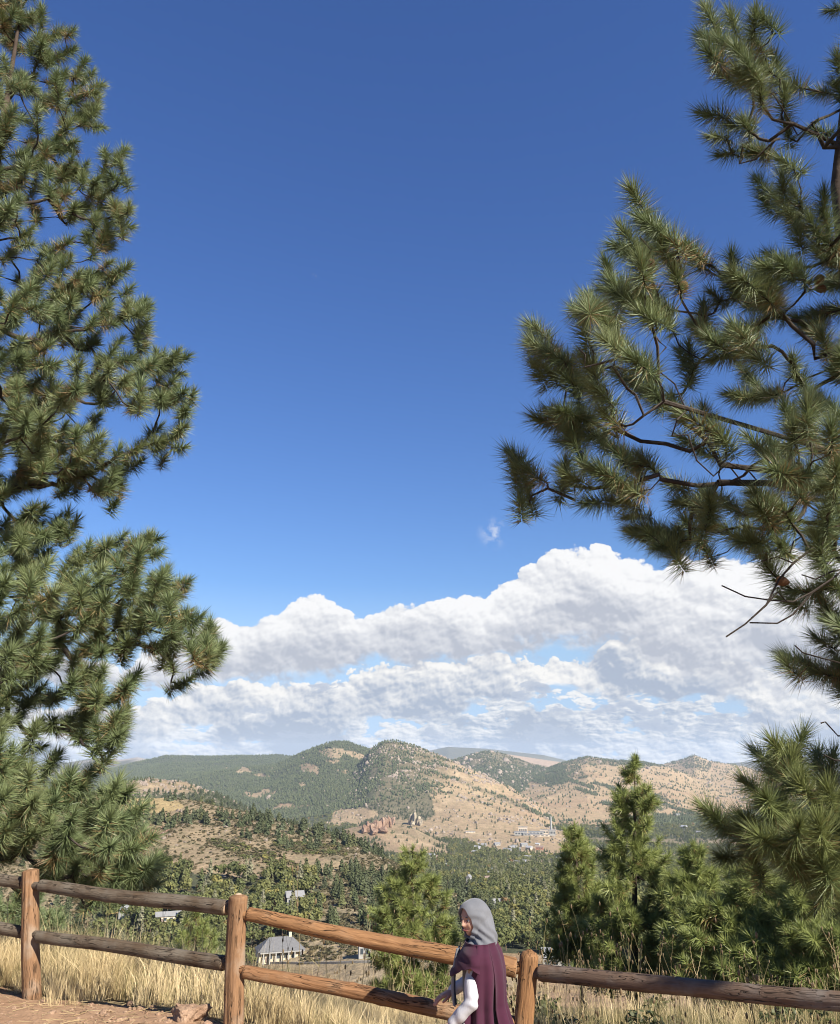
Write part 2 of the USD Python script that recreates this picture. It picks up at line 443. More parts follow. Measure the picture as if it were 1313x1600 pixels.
def cover(px, py, x, y, r, best):
    """Woodland density 0..1, and shrub density 0..1."""
    w, s = np.zeros(px.shape), np.zeros(px.shape)
    wob = 24 * (noise2(px, py, 16, 3, 4) - 0.5) * 2
    X, Y = px + wob, py + wob * 0.35
    is_ = lambda n: best == NAMES.index(n)
    w[is_("base") & (r > 330)] = 0.97
    w[is_("long_ridge")] = 0.93
    w[is_("fold")] = 0.95
    m = is_("broad_peak"); w[m] = 0.95
    for e in [(522, 1176, 26, 8, 0.1), (485, 1202, 13, 7, 0), (520, 1190, 10, 4, 0), (405, 1240, 26, 5, -0.15), (470, 1225, 8, 4, 0), (560, 1182, 12, 5, 0.4), (380, 1205, 14, 5, 0), (410, 1212, 10, 3, 0), (540, 1206, 9, 3, 0), (455, 1262, 30, 4, -0.1)]:
        w[ell(X, Y, *e) & (r > 4200) & (r < 9500)] = 0.12
    m = is_("rocky_peak")
    w[m] = np.interp(X[m], [520, 560, 590, 640, 690, 740, 860], [0.95, 0.90, 0.70, 0.62, 0.52, 0.30, 0.14])
    w[m] *= (1 - 0.82 * sstep((Y - 1205) * 0.9 + (X - 668) * 0.75 + 40 * (noise2(px, py, 30, 77, 3) - 0.5), 0, 62))[m]
    w[m & ell(X, Y, 640, 1250, 40, 30, 0.5)] = 0.72
    w[m & ell(X, Y, 548, 1277, 42, 12, -0.15)] = 0.08
    w[m & ell(X, Y, 560, 1235, 30, 22)] = 0.85
    m = is_("knob_ridge"); w[m] = 0.62
    w[m & (Y > 1196)] = 0.85
    m = is_("tan_ridge"); w[m] = 0.055
    w[m & (Y < 1196 + (X - 900) * 0.02)] = 0.5
    w[m & ell(X, Y, 850, 1206, 46, 16, 0.3)] = 0.85
    w[m & ell(X, Y, 905, 1208, 18, 10, 0.3)] = 0.3
    m = is_("spur"); w[m] = 0.05
    w[m & (Y > 1278)] = 0.5
    m = is_("cone_ridge"); w[m] = 0.07
    w[m & ell(X, Y, 1075, 1190, 34, 10, 0.2)] = 0.28
    for q in range(5):   # wooded gullies slanting down the tan slopes
        yy = 1214 + q * 15 + 0.32 * (X - 930) - 6 * q
        w[(is_("tan_ridge") | is_("spur")) & (np.abs(Y - yy) < 2.6) & (noise2(px, py, 40, 9 + q, 2) > 0.45)] = 0.7
    w[is_("rocky_peak") & (np.abs(Y - (1212 + 0.42 * (X - 700))) < 3) & (X > 680)] = 0.5
    w[is_("rocky_peak") & (np.abs(Y - (1240 + 0.30 * (X - 700))) < 2) & (X > 690)] = 0.3
    w[is_("west_range") | is_("pink_range") | is_("blue_range") | is_("east_range")] = 0.0
    m = is_("stony_knob"); w[m] = 0.42
    w[m & ell(X, Y, 245, 1226, 62, 9, 0.05)] = 0.25
    w[m & (X < 200)] = 0.8
    w[m & (Y > 1240)] = 0.85
    m = is_("near_hill")
    w[m] = 0.26; s[m] = 0.85
    c = np.interp(X, [0, 150, 250, 300, 350, 400, 450, 500, 560, 660], [1238, 1246, 1247, 1250, 1262, 1271, 1286, 1300, 1320, 1372])
    w[m & (Y < c + 18) & (X > 200)] = np.interp(X[m & (Y < c + 18) & (X > 200)], [200, 420, 560], [0.75, 0.6, 0.35])
    w[m & (Y < c + 10) & (X < 260)] = 0.15
    w[m & ell(X, Y, 225, 1257, 62, 12, 0.05)] = 0.05
    s[m & ell(X, Y, 225, 1257, 62, 12, 0.05)] = 0.06
    w[m & ell(X, Y, 235, 1282, 60, 16, 0.1)] = 0.26
    w[m & ell(X, Y, 330, 1280, 110, 26, 0.25)] = 0.30
    w[m & (Y > 1355 + 0.10 * (X - 300) + np.maximum(0, 260 - X) * 0.3)] = 0.94
    w[m & (Y > 1300 + 0.10 * (X - 470)) & (X > 500)] = 0.4
    w[m & ell(X, Y, 470, 1350, 68, 13, 0.06)] = 0.07
    s[m & ell(X, Y, 470, 1350, 68, 13, 0.06)] = 0.12
    s[m & ell(X, Y, 400, 1336, 70, 11, 0.28)] = 1.0
    s[m & ell(X, Y, 480, 1326, 60, 9, 0.1)] = 1.0
    s[m & ell(X, Y, 330, 1340, 80, 12, 0.3)] = 0.8
    w[m & ell(X, Y, 340, 1360, 75, 9, 0.12)] = 0.06
    w[m & (X < 140)] = 0.3
    m = is_("red_rock_hill"); w[m] = 0.30; s[m] = 0.4
    w[m & ell(X, Y, 640, 1318, 62, 10, 0.3)] = 0.08
    w[m & (X < 540)] = 0.75
    w[m & (Y > 1338)] = 0.9
    # open field at the foot of the near slope, and lawns around the near houses
    edge = 330 + 260 * (noise2(x, y, 60, 41, 3) - 0.5)
    field = (r > 180) & (r < 445) & (px > edge)
    w[field] = 0.0
    w[(r > 180) & (r < 400) & (px <= edge)] = 0.6
    return w, s


def soil(px, py, x, y, r, z, best, w, s):
    """The colour of the bare land itself."""
    n1, n2, n3 = noise2(x, y, 60, 11, 4), noise2(x, y, 9, 12, 3), noise2(x, y, 300, 13, 4)
    tan, pale, red, olive, duff = (np.array(c) for c in ((0.31, 0.228, 0.14), (0.41, 0.315, 0.20), (0.28, 0.178, 0.115), (0.15, 0.142, 0.068), (0.060, 0.072, 0.042)))
    mix = lambda c, d, k: c * (1 - np.asarray(k)[..., None]) + d * np.asarray(k)[..., None]
    c = np.broadcast_to(tan, px.shape + (3,)).copy()
    c = mix(c, pale, sstep(n1, 0.45, 0.75) * 0.8)
    c = mix(c, red, sstep(n3, 0.5, 0.72) * 0.6)
    c = mix(c, olive, sstep(n2, 0.50, 0.72) * 0.65)
    is_ = lambda n: best == NAMES.index(n)
    c[is_("near_hill")] = mix(mix(c, pale, 0.30 + 0 * r), np.array((0.27, 0.225, 0.135)), 0.35 + 0 * r)[is_("near_hill")]
    m = is_("near_hill") & ell(px, py, 225, 1257, 62, 13, 0.05)
    c[m] = np.array((0.43, 0.32, 0.16))
    m = is_("near_hill") & (ell(px, py, 235, 1302, 34, 6, -0.25) | ell(px, py, 215, 1312, 14, 5, -0.2))
    c[m] = np.array((0.40, 0.24, 0.17))
    for nm, k in (("pink_range", 0.5), ("cone_ridge", 0.35), ("tan_ridge", 0.35), ("rocky_peak", 0.2)):
        c[is_(nm)] = mix(c, np.array((0.41, 0.295, 0.165)), k + 0 * r)[is_(nm)]
    for nm in ("blue_range", "east_range", "west_range"):
        k = is_(nm)
        c[k] = mix(np.broadcast_to(np.array((0.13, 0.13, 0.10)), c.shape), np.array((0.34, 0.30, 0.26)), sstep(noise2(x, y, 900, 21, 4), 0.45, 0.62) * (0.85 if nm == "west_range" else 0.35))[k]
    k = is_("pink_range"); c[k] = mix(c, np.array((0.36, 0.27, 0.22)), 0.5 + 0 * r)[k]
    # woodland floor: needles, shade-loving plants
    c = mix(c, duff, np.clip(w * 1.15 - 0.12, 0, 0.92))
    field = (r > 180) & (r < 445) & (px > 330 + 260 * (noise2(x, y, 60, 41, 3) - 0.5)) & is_("base")
    f = mix(np.broadcast_to(np.array((0.37, 0.262, 0.155)), c.shape), np.array((0.25, 0.20, 0.10)), sstep(noise2(x * 0.35, y * 1.5, 22, 31, 3), 0.45, 0.7))
    f = mix(f, np.array((0.33, 0.215, 0.13)), sstep(noise2(x, y, 45, 32, 3), 0.55, 0.7) * 0.7)
    c[field] = f[field]
    near = r < 180
    g = mix(np.broadcast_to(np.array((0.30, 0.225, 0.125)), c.shape), np.array((0.19, 0.165, 0.08)), sstep(noise2(x, y, 5, 33, 4), 0.42, 0.65))
    k = sstep(r, 120, 180)[..., None]
    c = np.where(near[..., None], g * (1 - k) + c * k, c)
    return np.clip(c * 0.84, 0.01, 0.8)


def land_grid(az, r):
    A, R = np.meshgrid(az, r, indexing="ij")
    z, best = height(A, R, True)
    z, best = z.reshape(A.shape), best.reshape(A.shape)
    return A, R, R * np.sin(A), R * np.cos(A), z, best


def grid_faces(na, nr, keep=None):
    i, j = np.meshgrid(np.arange(na - 1), np.arange(nr - 1), indexing="ij")
    a = i * nr + j
    q = np.stack([a, a + 1, a + nr + 1, a + nr], -1).reshape(-1, 4)
    q = q[:, ::-1]
    if keep is not None:
        q = q[keep.ravel()]
    return np.vstack([q[:, [0, 1, 2]], q[:, [0, 2, 3]]])


AZ = np.unique(np.concatenate([np.linspace(-math.pi, -0.62, 60), np.linspace(-0.62, 0.62, 860), np.linspace(0.62, math.pi, 60)]))
FAR_R = np.concatenate([np.geomspace(28, 400, 90), np.geomspace(400, 1100, 130)[1:], np.geomspace(1100, 11500, 300)[1:], np.geomspace(11500, 18200, 40)[1:]])
A_, R_, X_, Y_, Z_, BEST_ = land_grid(AZ, FAR_R)
PX_, PY_ = project(np.stack([X_, Y_, Z_], -1))
W_, S_ = cover(PX_, PY_, X_, Y_, R_, BEST_)
SOIL_ = soil(PX_, PY_, X_, Y_, R_, Z_, BEST_, W_, S_)
ELEV_ = np.arctan2(Z_, R_)
HORIZON_ = np.maximum.accumulate(ELEV_, axis=1)


def land_look():
    g = Graph()
    tint = g.add("attribute", "color", attribute="tint")
    pos = g.add("geometry", "position")
    n = g.noise(pos, 0.045, 6.0, 0.6)
    n2 = g.noise(pos, 0.5, 5.0, 0.65)
    k = g.math("add", g.map(n, 0.25, 0.75, 0.72, 1.25), g.map(n2, 0.3, 0.7, -0.22, 0.22))
    col = g.add("vector_math", "vector", math_type="scale", vector1=tint, scale=k)
    b = g.add("bump", "normal", height=g.noise(pos, 0.12, 7.0, 0.65), strength=0.8, distance=5.0)
    p = g.add("principled_bsdf", "BSDF", base_color=col, roughness=0.95, specular_ior_level=0.1, normal=b)
    return g.done("land_look", surface=p)


def build_land():
    v = np.stack([X_, Y_, Z_], -1).reshape(-1, 3)
    m = obj("hills", (v, grid_faces(len(AZ), len(FAR_R))), land_look(), smooth=True)
    color_primvar(m, "tint", SOIL_.reshape(-1, 3))
    tag(m, kind="structure")


build_land()


def build_haze():
    g = Graph()
    vol = g.add("principled_volume", "volume", color=(0.66, 0.81, 1.0), density=HAZE, anisotropy=0.0)
    R = 18600.0
    obj("haze", box(0, 0, (-420 + 290) / 2, 2 * R, 2 * R, 710), g.done("haze_look", volume=vol))
    tag(stage.GetPrimAtPath("/World/haze"), kind="stuff")


HAZE = 2.3e-5
build_haze()
# ------------------------------------------------------------------ far buildings, rocks, woods
RNG = np.random.default_rng(11)


def land_at(px, py):
    """The place on the far land that is seen at a picture position: (az, r, z)."""
    a, e = azel(px, py)
    k = int(np.argmin(np.abs(AZ - a)))
    hit = np.nonzero(ELEV_[k] >= e)[0]
    i = hit[0] if len(hit) else len(FAR_R) - 2
    r = FAR_R[i]
    if 0 < i:
        e0, e1 = ELEV_[k, i - 1], ELEV_[k, i]
        t = np.clip((e - e0) / max(e1 - e0, 1e-9), 0, 1)
        r = FAR_R[i - 1] + t * (FAR_R[i] - FAR_R[i - 1])
    return a, r, float(height(np.array([a]), np.array([r]))[0])


def plain_look(name, color, rough=0.8, vary=0.15, scale=2.0, bump=0.2, spec=0.3):
    g = Graph()
    pos = g.add("texture_coordinate", "object")
    n = g.noise(pos, scale, 5.0, 0.6)
    k = g.map(n, 0.25, 0.75, 1 - vary, 1 + vary)
    col = g.add("vector_math", "vector", math_type="scale", vector1=tuple(color), scale=k)
    b = g.add("bump", "normal", height=n, strength=bump, distance=0.02)
    return g.done(name, surface=g.add("principled_bsdf", "BSDF", base_color=col, roughness=rough, specular_ior_level=spec, normal=b))


L = {
    "slate": plain_look("slate_roof_look", (0.106, 0.106, 0.109), 0.75, 0.2, 1.2),
    "grey_roof": plain_look("grey_roof_look", (0.299, 0.304, 0.317), 0.6, 0.12, 0.8),
    "white_roof": plain_look("white_roof_look", (0.184, 0.184, 0.184), 0.5, 0.1, 0.6),
    "brown_roof": plain_look("brown_roof_look", (0.176, 0.132, 0.106), 0.8, 0.2, 1.0),
    "cream_wall": plain_look("cream_wall_look", (0.433, 0.376, 0.267), 0.85, 0.1, 0.7),
    "white_wall": plain_look("white_wall_look", (0.267, 0.261, 0.243), 0.8, 0.08, 0.5),
    "tan_wall": plain_look("tan_wall_look", (0.458, 0.387, 0.299), 0.85, 0.1, 0.6),
    "brick_wall": plain_look("brick_wall_look", (0.290, 0.132, 0.088), 0.9, 0.25, 5.0),
    "window": plain_look("window_look", (0.04, 0.05, 0.06), 0.12, 0.1, 1.0, 0.0, 0.5),
    "stone": plain_look("grey_stone_look", (0.211, 0.198, 0.176), 0.95, 0.35, 1.5, 0.8),
    "asphalt": plain_look("asphalt_look", (0.07, 0.07, 0.07), 0.9, 0.2, 1.0),
}
CLEAR = []       # (x, y, radius): no trees here


def roof_mesh(w, d, h, z, kind, over=0.6):
    a, b = w / 2 + over, d / 2 + over
    if kind == "flat":
        return box(0, 0, z + 0.2, 2 * a, 2 * b, 0.4)
    ridge = a - (b if kind == "hip" else 0)
    v = [(-a, -b, z), (a, -b, z), (a, b, z), (-a, b, z), (-ridge, 0, z + h), (ridge, 0, z + h)]
    f = [(0, 1, 5), (0, 5, 4), (2, 3, 4), (2, 4, 5), (0, 4, 3), (1, 2, 5), (0, 3, 2), (0, 2, 1)]
    return np.array(v, float), np.array(f)


def house(px, py, wpx, label, wall="white_wall", roof="grey_roof", kind="gable", yaw=0.0, aspect=0.7, wall_h=3.6, roof_h=None, clear=1.0, windows=4, name="house", cat="house", group=None, chimney=False, garage=False, porch=False):
    a, r, z = land_at(px, py)
    w = wpx / FOC * r
    d = w * aspect
    roof_h = roof_h if roof_h is not None else d * 0.28
    x, y = r * math.sin(a), r * math.cos(a)
    h = xf(name, (x, y, z - 0.5), -a + yaw)
    tag(h, label, cat, group)
    H = wall_h + 0.5
    obj("wall", box(0, 0, H / 2, w, d, H), L[wall], h)
    rf = obj("roof", roof_mesh(w, d, roof_h, H + 0.004, kind), L[roof], h)
    if kind == "gable":      # the triangles of the gable ends
        for sx in (-1, 1):
            v = np.array([(sx * (w / 2 - 0.02), -d / 2, H), (sx * (w / 2 - 0.02), d / 2, H), (sx * (w / 2 - 0.02), 0, H + roof_h * 0.9)], float)
            obj("gable", (v, np.array([(0, 1, 2)] if sx > 0 else [(0, 2, 1)])), L[wall], h)
    for k in range(windows):
        cx = (k + 0.5) / windows * w - w / 2
        ww = min(1.8, w / windows * 0.5)
        wn = obj("window", box(cx, -d / 2 - 0.03, 0.5 + wall_h * 0.55, ww, 0.06, wall_h * 0.42), L["window"], h)
        for s in (0.32, 0.78):
            obj("sill" if s < 0.5 else "lintel", box(cx, -d / 2 - 0.05, 0.5 + wall_h * s, ww + 0.3, 0.12, 0.14), L["white_wall"], wn)
    obj("door", box(w * 0.5 / windows - w / 2 + w / windows * 0.5, -d / 2 - 0.04, 0.5 + 1.05, 1.1, 0.08, 2.1), L["brown_roof"], h)
    if chimney:
        obj("chimney", box(w * 0.22, 0.3, H + roof_h * 0.75, 1.3, 1.3, roof_h * 1.1), L["brick_wall" if chimney == "brick" else "cream_wall"], h)
    if porch:
        for k in range(7):
            obj("column", box((k - 3) * w / 7.2, -d / 2 - 1.4, H / 2, 0.5, 0.5, H - 0.02), L["white_wall"], h)
        obj("porch_roof", box(0, -d / 2 - 0.95, H - 0.25, w * 0.98, 1.7, 0.3), L["white_wall"], h)
    dist = max(5.0, w * 0.62) * clear
    CLEAR.append((x, y, dist))
    u = np.array([-math.sin(a), -math.cos(a)])
    for k in (1, 2):        # keep the view of it open towards us
        CLEAR.append((x + u[0] * dist * k, y + u[1] * dist * k, dist * 0.7))
    return h


def where(label, px, py, size=None):
    """Says which one: how large it is and what it stands over or beside in the view."""
    a = np.searchsorted([120, 240, 350, 470, 590, 710, 800, 930, 1080], px)
    zone = ("by the left edge", "above the first fence post", "between the two left posts", "above the middle post", "left of the lone young pine", "behind the lone young pine", "above the walker", "right of the walker", "by the tallest young pine", "at the right edge")[a]
    row = ("high up", "midway down", "low down")[int(np.searchsorted([1320, 1400], py))]
    kind = "" if size is None else ("small ", "middling ", "tall ")[int(np.searchsorted([8.0, 10.5], size))]
    return f"{kind}{label}, {row} {zone}"


def build_houses():
    house(437, 1499, 62, "wide cream house with a dark grey hip roof beyond the dry grass", "cream_wall", "slate", "hip", 0.18, 0.5, 4.2, 4.8, 1.0, 6, chimney=True, porch=True)
    house(460, 1413, 24, "house with a pale gabled roof half hidden in the trees above the fence rail", "white_wall", "white_roof", "gable", 0.2, 0.7, 4.2, 3.2, 1.2, 3)
    b = house(569, 1497, 16, "white flat-roofed house with a red brick chimney wall left of the young pine", "white_wall", "white_roof", "flat", 0.1, 0.8, 5.0, 0.4, 1.0, 2, cat="house", chimney="brick")
    house(604, 1496, 22, "low white house half behind the young pine above the tan field", "white_wall", "white_roof", "gable", -0.1, 0.6, 3.6, 2.2, 1.0, 3)
    house(193, 1434, 12, "small white gabled house seen between the left fence rails", "white_wall", "grey_roof", "gable", 1.2, 0.8, 4.6, 3.0, 1.2, 2)
    house(262, 1441, 32, "long low house with a pale roof between the left fence rails", "tan_wall", "white_roof", "gable", 0.1, 0.4, 3.4, 2.2, 1.0, 4)
    house(875, 1511, 46, "white house behind the pine trunk right of the golden post", "white_wall", "grey_roof", "gable", 0.05, 0.5, 4.2, 3.2, 1.0, 4)
    house(690, 1492, 14, "small white shed beside the head of the walker", "white_wall", "white_roof", "gable", 0.5, 0.7, 4, 2, 1.0, 2)
    house(190, 1368, 8, "low pale house above the left fence rail at the hill foot", "tan_wall", "white_roof", "gable", 0.1, 0.6, 4, 2, 1.0, 2)
    house(945, 1355, 28, "long white roofed building left of the tall young pine", "white_wall", "white_roof", "flat", 0.05, 0.4, 5, 0.5, 1.2, 6, cat="building", name="long_building")
    house(733, 1383, 8, "bright white tall house above the head of the walker", "white_wall", "white_roof", "gable", 1.2, 0.7, 9, 3, 1.0, 2)
    house(776, 1419, 12, "white roofed house right of the grey headscarf", "white_wall", "white_roof", "gable", 0.3, 0.7, 4, 3, 1.0, 2)
    house(790, 1465, 9, "small white house low among the trees right of the headscarf", "white_wall", "white_roof", "gable", 0.5, 0.7, 4, 3, 1.0, 2)
    house(743, 1355, 16, "pale house with a long roof among the far valley trees", "tan_wall", "white_roof", "gable", 0.1, 0.5, 4, 3, 1.0, 2)
    house(735, 1301, 14, "low tan building at the foot of the tan slope", "tan_wall", "white_roof", "flat", 0.1, 0.5, 4, 0.5, 1.2, 3, name="low_building", cat="building")
    # the white works at the foot of the tan hill
    a, r, z = land_at(838, 1304)
    x, y = r * math.sin(a), r * math.cos(a)
    k = r / FOC
    w = xf("works_building", (x, y, z - 1), -a)
    tag(w, "large white works with a tall tower at the foot of the tan hill", "works")
    for i, (cx, cy, ww, dd, hh) in enumerate(((-19, 6, 13, 9, 9), (-22, -4, 18, 7, 5), (0, 0, 22, 8, 4.5), (14, 3, 16, 9, 6), (23, -3, 9, 7, 7.5), (-8, -6, 20, 6, 3), (6, -9, 26, 4, 2.5))):
        bl = obj("block", box(cx * k, cy * k * 3, hh * k / 2, ww * k, dd * k, hh * k), L["white_wall" if i % 3 else "tan_wall"], w)
        obj("flat_roof", box(cx * k, cy * k * 3, hh * k + 0.35, ww * k + 1, dd * k + 1, 0.6), L["white_roof"], bl)
        for q in range(4):
            obj("window", box((cx + (q - 1.5) * ww / 4.4) * k, cy * k * 3 - dd * k / 2 - 0.1, hh * k * 0.55, ww * k * 0.13, 0.3, hh * k * 0.35), L["window"], bl)
    tv, tf = tube([(22 * k, 8, 0), (22 * k, 8, 14 * k), (22 * k, 8, 25 * k)], [1.9 * k, 1.5 * k, 1.3 * k], 12)
    obj("tower", (tv, tf), L["white_wall"], w, smooth=40)
    CLEAR.append((x, y, 34 * k)), CLEAR.append((x * 0.965, y * 0.965, 30 * k))
    # many small houses of the town between the trees
    rg = np.random.default_rng(5)
    spots = []
    for (cx, cy, rx, ry, n) in ((850, 1352, 62, 15, 26), (800, 1330, 90, 14, 14), (760, 1372, 60, 12, 10), (900, 1372, 60, 18, 12), (690, 1345, 60, 16, 7), (1120, 1275, 60, 20, 12), (1130, 1230, 40, 8, 8), (1065, 1262, 60, 22, 10), (880, 1420, 40, 20, 6), (560, 1375, 50, 16, 5), (620, 1395, 60, 18, 4), (400, 1425, 70, 14, 4)):
        for _ in range(n):
            for _try in range(20):
                q = (cx + rg.normal() * rx * 0.5, cy + rg.normal() * ry * 0.5)
                if all((q[0] - s[0]) ** 2 + 4 * (q[1] - s[1]) ** 2 > 49 for s in spots):
                    break
            spots.append(q)
    kinds = [("white_wall", "white_roof", "white town house with a white roof"), ("tan_wall", "grey_roof", "tan town house with a grey roof"), ("white_wall", "grey_roof", "white town house with a grey roof"), ("brick_wall", "brown_roof", "brown town house")]
    protos = []
    for i, (wl, rf, lab) in enumerate(kinds):
        P = klass(f"town_house_{i}")
        path = str(P.GetPath())
        usdkit.mesh(stage, path + "/wall", box(0, 0, 2, 15, 10, 5), L[wl])
        usdkit.mesh(stage, path + "/roof", roof_mesh(15, 10, 3.4, 4.51, "gable"), L[rf])
        for q in range(3):
            usdkit.mesh(stage, f"{path}/window_{q:03d}", box((q - 1) * 4.5, -5.04, 2.6, 1.7, 0.1, 1.5), L["window"])
        usdkit.mesh(stage, path + "/door", box(2.3, -5.04, 1.2, 1.1, 0.1, 2.2), L["brown_roof"])
        protos.append(P)
    for px, py in spots:
        a, r, z = land_at(px, py)
        if r < 850 or r > 4600:
            continue
        i = int(rg.choice(4, p=(0.52, 0.16, 0.24, 0.08)))
        x, y = r * math.sin(a), r * math.cos(a)
        s = float(rg.uniform(0.65, 1.15)) * (0.65 + r / 4000)
        copy_of(protos[i], "town_house", (x, y, z - 0.3), -a + rg.uniform(-0.9, 0.9), s, where(kinds[i][2], px, py), "house", f"town houses: {kinds[i][2]}")
        CLEAR.append((x, y, 8 * s))
        for q in (1, 2):
            CLEAR.append((x - math.sin(a) * 8 * s * q, y - math.cos(a) * 8 * s * q, 7 * s))
    # the field wall below the hip-roofed house
    pts = []
    for px, py in np.stack([np.linspace(330, 690, 40), np.interp(np.linspace(330, 690, 40), [330, 450, 560, 690], [1503, 1507, 1506, 1503])], -1):
        a, r, z = land_at(px, py)
        pts.append((r * math.sin(a), r * math.cos(a), z))
    pts = np.array(pts)
    rr = np.hypot(pts[:, 0], pts[:, 1])
    rr = np.convolve(np.pad(rr, 4, mode="edge"), np.ones(9) / 9, "valid")
    th = np.arctan2(pts[:, 0], pts[:, 1])
    parts = []
    for i in range(len(pts) - 1):
        (a0, r0), (a1, r1) = (th[i], rr[i]), (th[i + 1], rr[i + 1])
        p0, p1 = np.array([r0 * math.sin(a0), r0 * math.cos(a0)]), np.array([r1 * math.sin(a1), r1 * math.cos(a1)])
        z0, z1 = ground_at(*p0), ground_at(*p1)
        d = p1 - p0
        n = np.array([-d[1], d[0]]) / np.linalg.norm(d) * 0.4
        v = np.array([(*(p0 - n), z0 - 1), (*(p0 + n), z0 - 1), (*(p1 + n), z1 - 1), (*(p1 - n), z1 - 1), (*(p0 - n), z0 + 0.8), (*(p0 + n), z0 + 0.8), (*(p1 + n), z1 + 0.8), (*(p1 - n), z1 + 0.8)])
        parts.append((v, np.array([(0, 1, 5), (0, 5, 4), (2, 3, 7), (2, 7, 6), (4, 5, 6), (4, 6, 7), (0, 4, 7), (0, 7, 3), (1, 2, 6), (1, 6, 5)])))
    tag(obj("field_wall", join(parts), L["stone"]), "long low grey stone wall along the far edge of the tan field", "wall")


build_houses()


# ------------------------------------------------------------------ rocks
def rock(seed, sx, sy, sz, sub=3, rough=0.35, sharp=True):
    m = trimesh.creation.icosphere(sub, 1.0)
    v = np.array(m.vertices)
    rg = np.random.default_rng(seed)
    if sharp:       # flatten against random planes: faceted stone
        for _ in range(9):
            n = rg.normal(size=3); n /= np.linalg.norm(n)
            c = rg.uniform(0.55, 0.85)
            d = v @ n
            v -= np.where(d > c, d - c, 0)[:, None] * n
    v *= 1 + rough * (meshkit.fbm(v * 1.7 + seed * 7.1, 4, seed)[:, None] - 0.5)
    return v * (sx, sy, sz), np.array(m.faces)


def rock_look(name, c0, c1, scale):
    g = Graph()
    pos = g.add("geometry", "position")
    n = g.noise(pos, scale, 7.0, 0.65)
    n2 = g.noise(pos, scale * 6, 6.0, 0.7)
    col = g.mix(g.map(n, 0.35, 0.65), c0, c1)
    col = g.add("vector_math", "vector", math_type="scale", vector1=col, scale=g.map(n2, 0.3, 0.7, 0.7, 1.25))
    b = g.add("bump", "normal", height=n2, strength=0.7, distance=0.3 / scale)
    return g.done(name, surface=g.add("principled_bsdf", "BSDF", base_color=col, roughness=0.95, specular_ior_level=0.15, normal=b))


RED_ROCK = rock_look("red_rock_look", (0.198, 0.116, 0.077), (0.275, 0.194, 0.138), 0.06)
PALE_ROCK = rock_look("pale_rock_look", (0.275, 0.237, 0.168), (0.344, 0.292, 0.215), 0.06)
GREY_ROCK = rock_look("grey_rock_look", (0.215, 0.176, 0.142), (0.284, 0.232, 0.185), 0.05)


def outcrop(name, label, mat, fins, seed):
    t = None
    rg = np.random.default_rng(seed)
    for i, (px, py, wpx, hpx, lean) in enumerate(fins):
        a, r, z = land_at(px, py)
        k = r / FOC
        if t is None:
            t = xf(name, (r * math.sin(a), r * math.cos(a), z), -a)
            tag(t, label, "rock outcrop")
            o, ca, sa = np.array([r * math.sin(a), r * math.cos(a), z]), math.cos(-a), math.sin(-a)
        v, f = rock(seed * 31 + i, wpx * k * 0.5, wpx * k * 0.9, hpx * k * 0.62, 3, 0.55)
        v[:, 0] += lean * v[:, 2]
        d = np.array([r * math.sin(a), r * math.cos(a), z + hpx * k * 0.28]) - o
        v += (d[0] * ca + d[1] * sa, -d[0] * sa + d[1] * ca, d[2])
        obj("crag", (v, f), mat, t)
        CLEAR.append((r * math.sin(a), r * math.cos(a), wpx * k * 0.8))
        CLEAR.append((r * math.sin(a) * 0.985, r * math.cos(a) * 0.985, wpx * k * 0.7))


outcrop("red_outcrop", "jagged red sandstone crags on the small hill below the rocky peak", RED_ROCK, [(570, 1301, 10, 12, 0.1), (575, 1299, 10, 15, 0.05), (581, 1298, 11, 14, -0.05), (587, 1297, 10, 18, 0.1), (592, 1296, 11, 15, 0.0), (597, 1294, 10, 17, 0.1), (603, 1292, 11, 19, 0.0), (608, 1291, 10, 18, -0.1), (613, 1289, 9, 14, 0.1), (600, 1300, 14, 9, 0.0), (584, 1303, 14, 9, 0.0)], 3)
outcrop("pale_outcrop", "pale yellow crags below the dark wood right of the red crags", PALE_ROCK, [(641, 1288, 6, 17, 0.15), (647, 1289, 7, 22, 0.1), (653, 1289, 7, 18, 0.25), (658, 1290, 5, 10, 0.2), (645, 1292, 7, 9, 0.0)], 4)


# ------------------------------------------------------------------ woods
def leaf_look(name, colors, trans=0.25, rough=0.6, noise_scale=0.35):
    g = Graph()
    rnd = g.add("object_info", "random")
    pos = g.add("geometry", "position")
    col = g.ramp(rnd, colors)
    n = g.noise(pos, noise_scale, 3.0, 0.6)
    isl = g.add("geometry", "random_per_island")
    k = g.math("multiply", g.map(n, 0.3, 0.7, 0.72, 1.3), g.map(isl, 0.0, 1.0, 0.7, 1.3))
    col = g.add("vector_math", "vector", math_type="scale", vector1=col, scale=k)
    a = g.add("principled_bsdf", "BSDF", base_color=col, roughness=rough, specular_ior_level=0.25)
    t = g.add("translucent_bsdf", "BSDF", color=col)
    return g.done(name, surface=g.add("mix_closure", "closure", fac=trans, closure1=a, closure2=t))


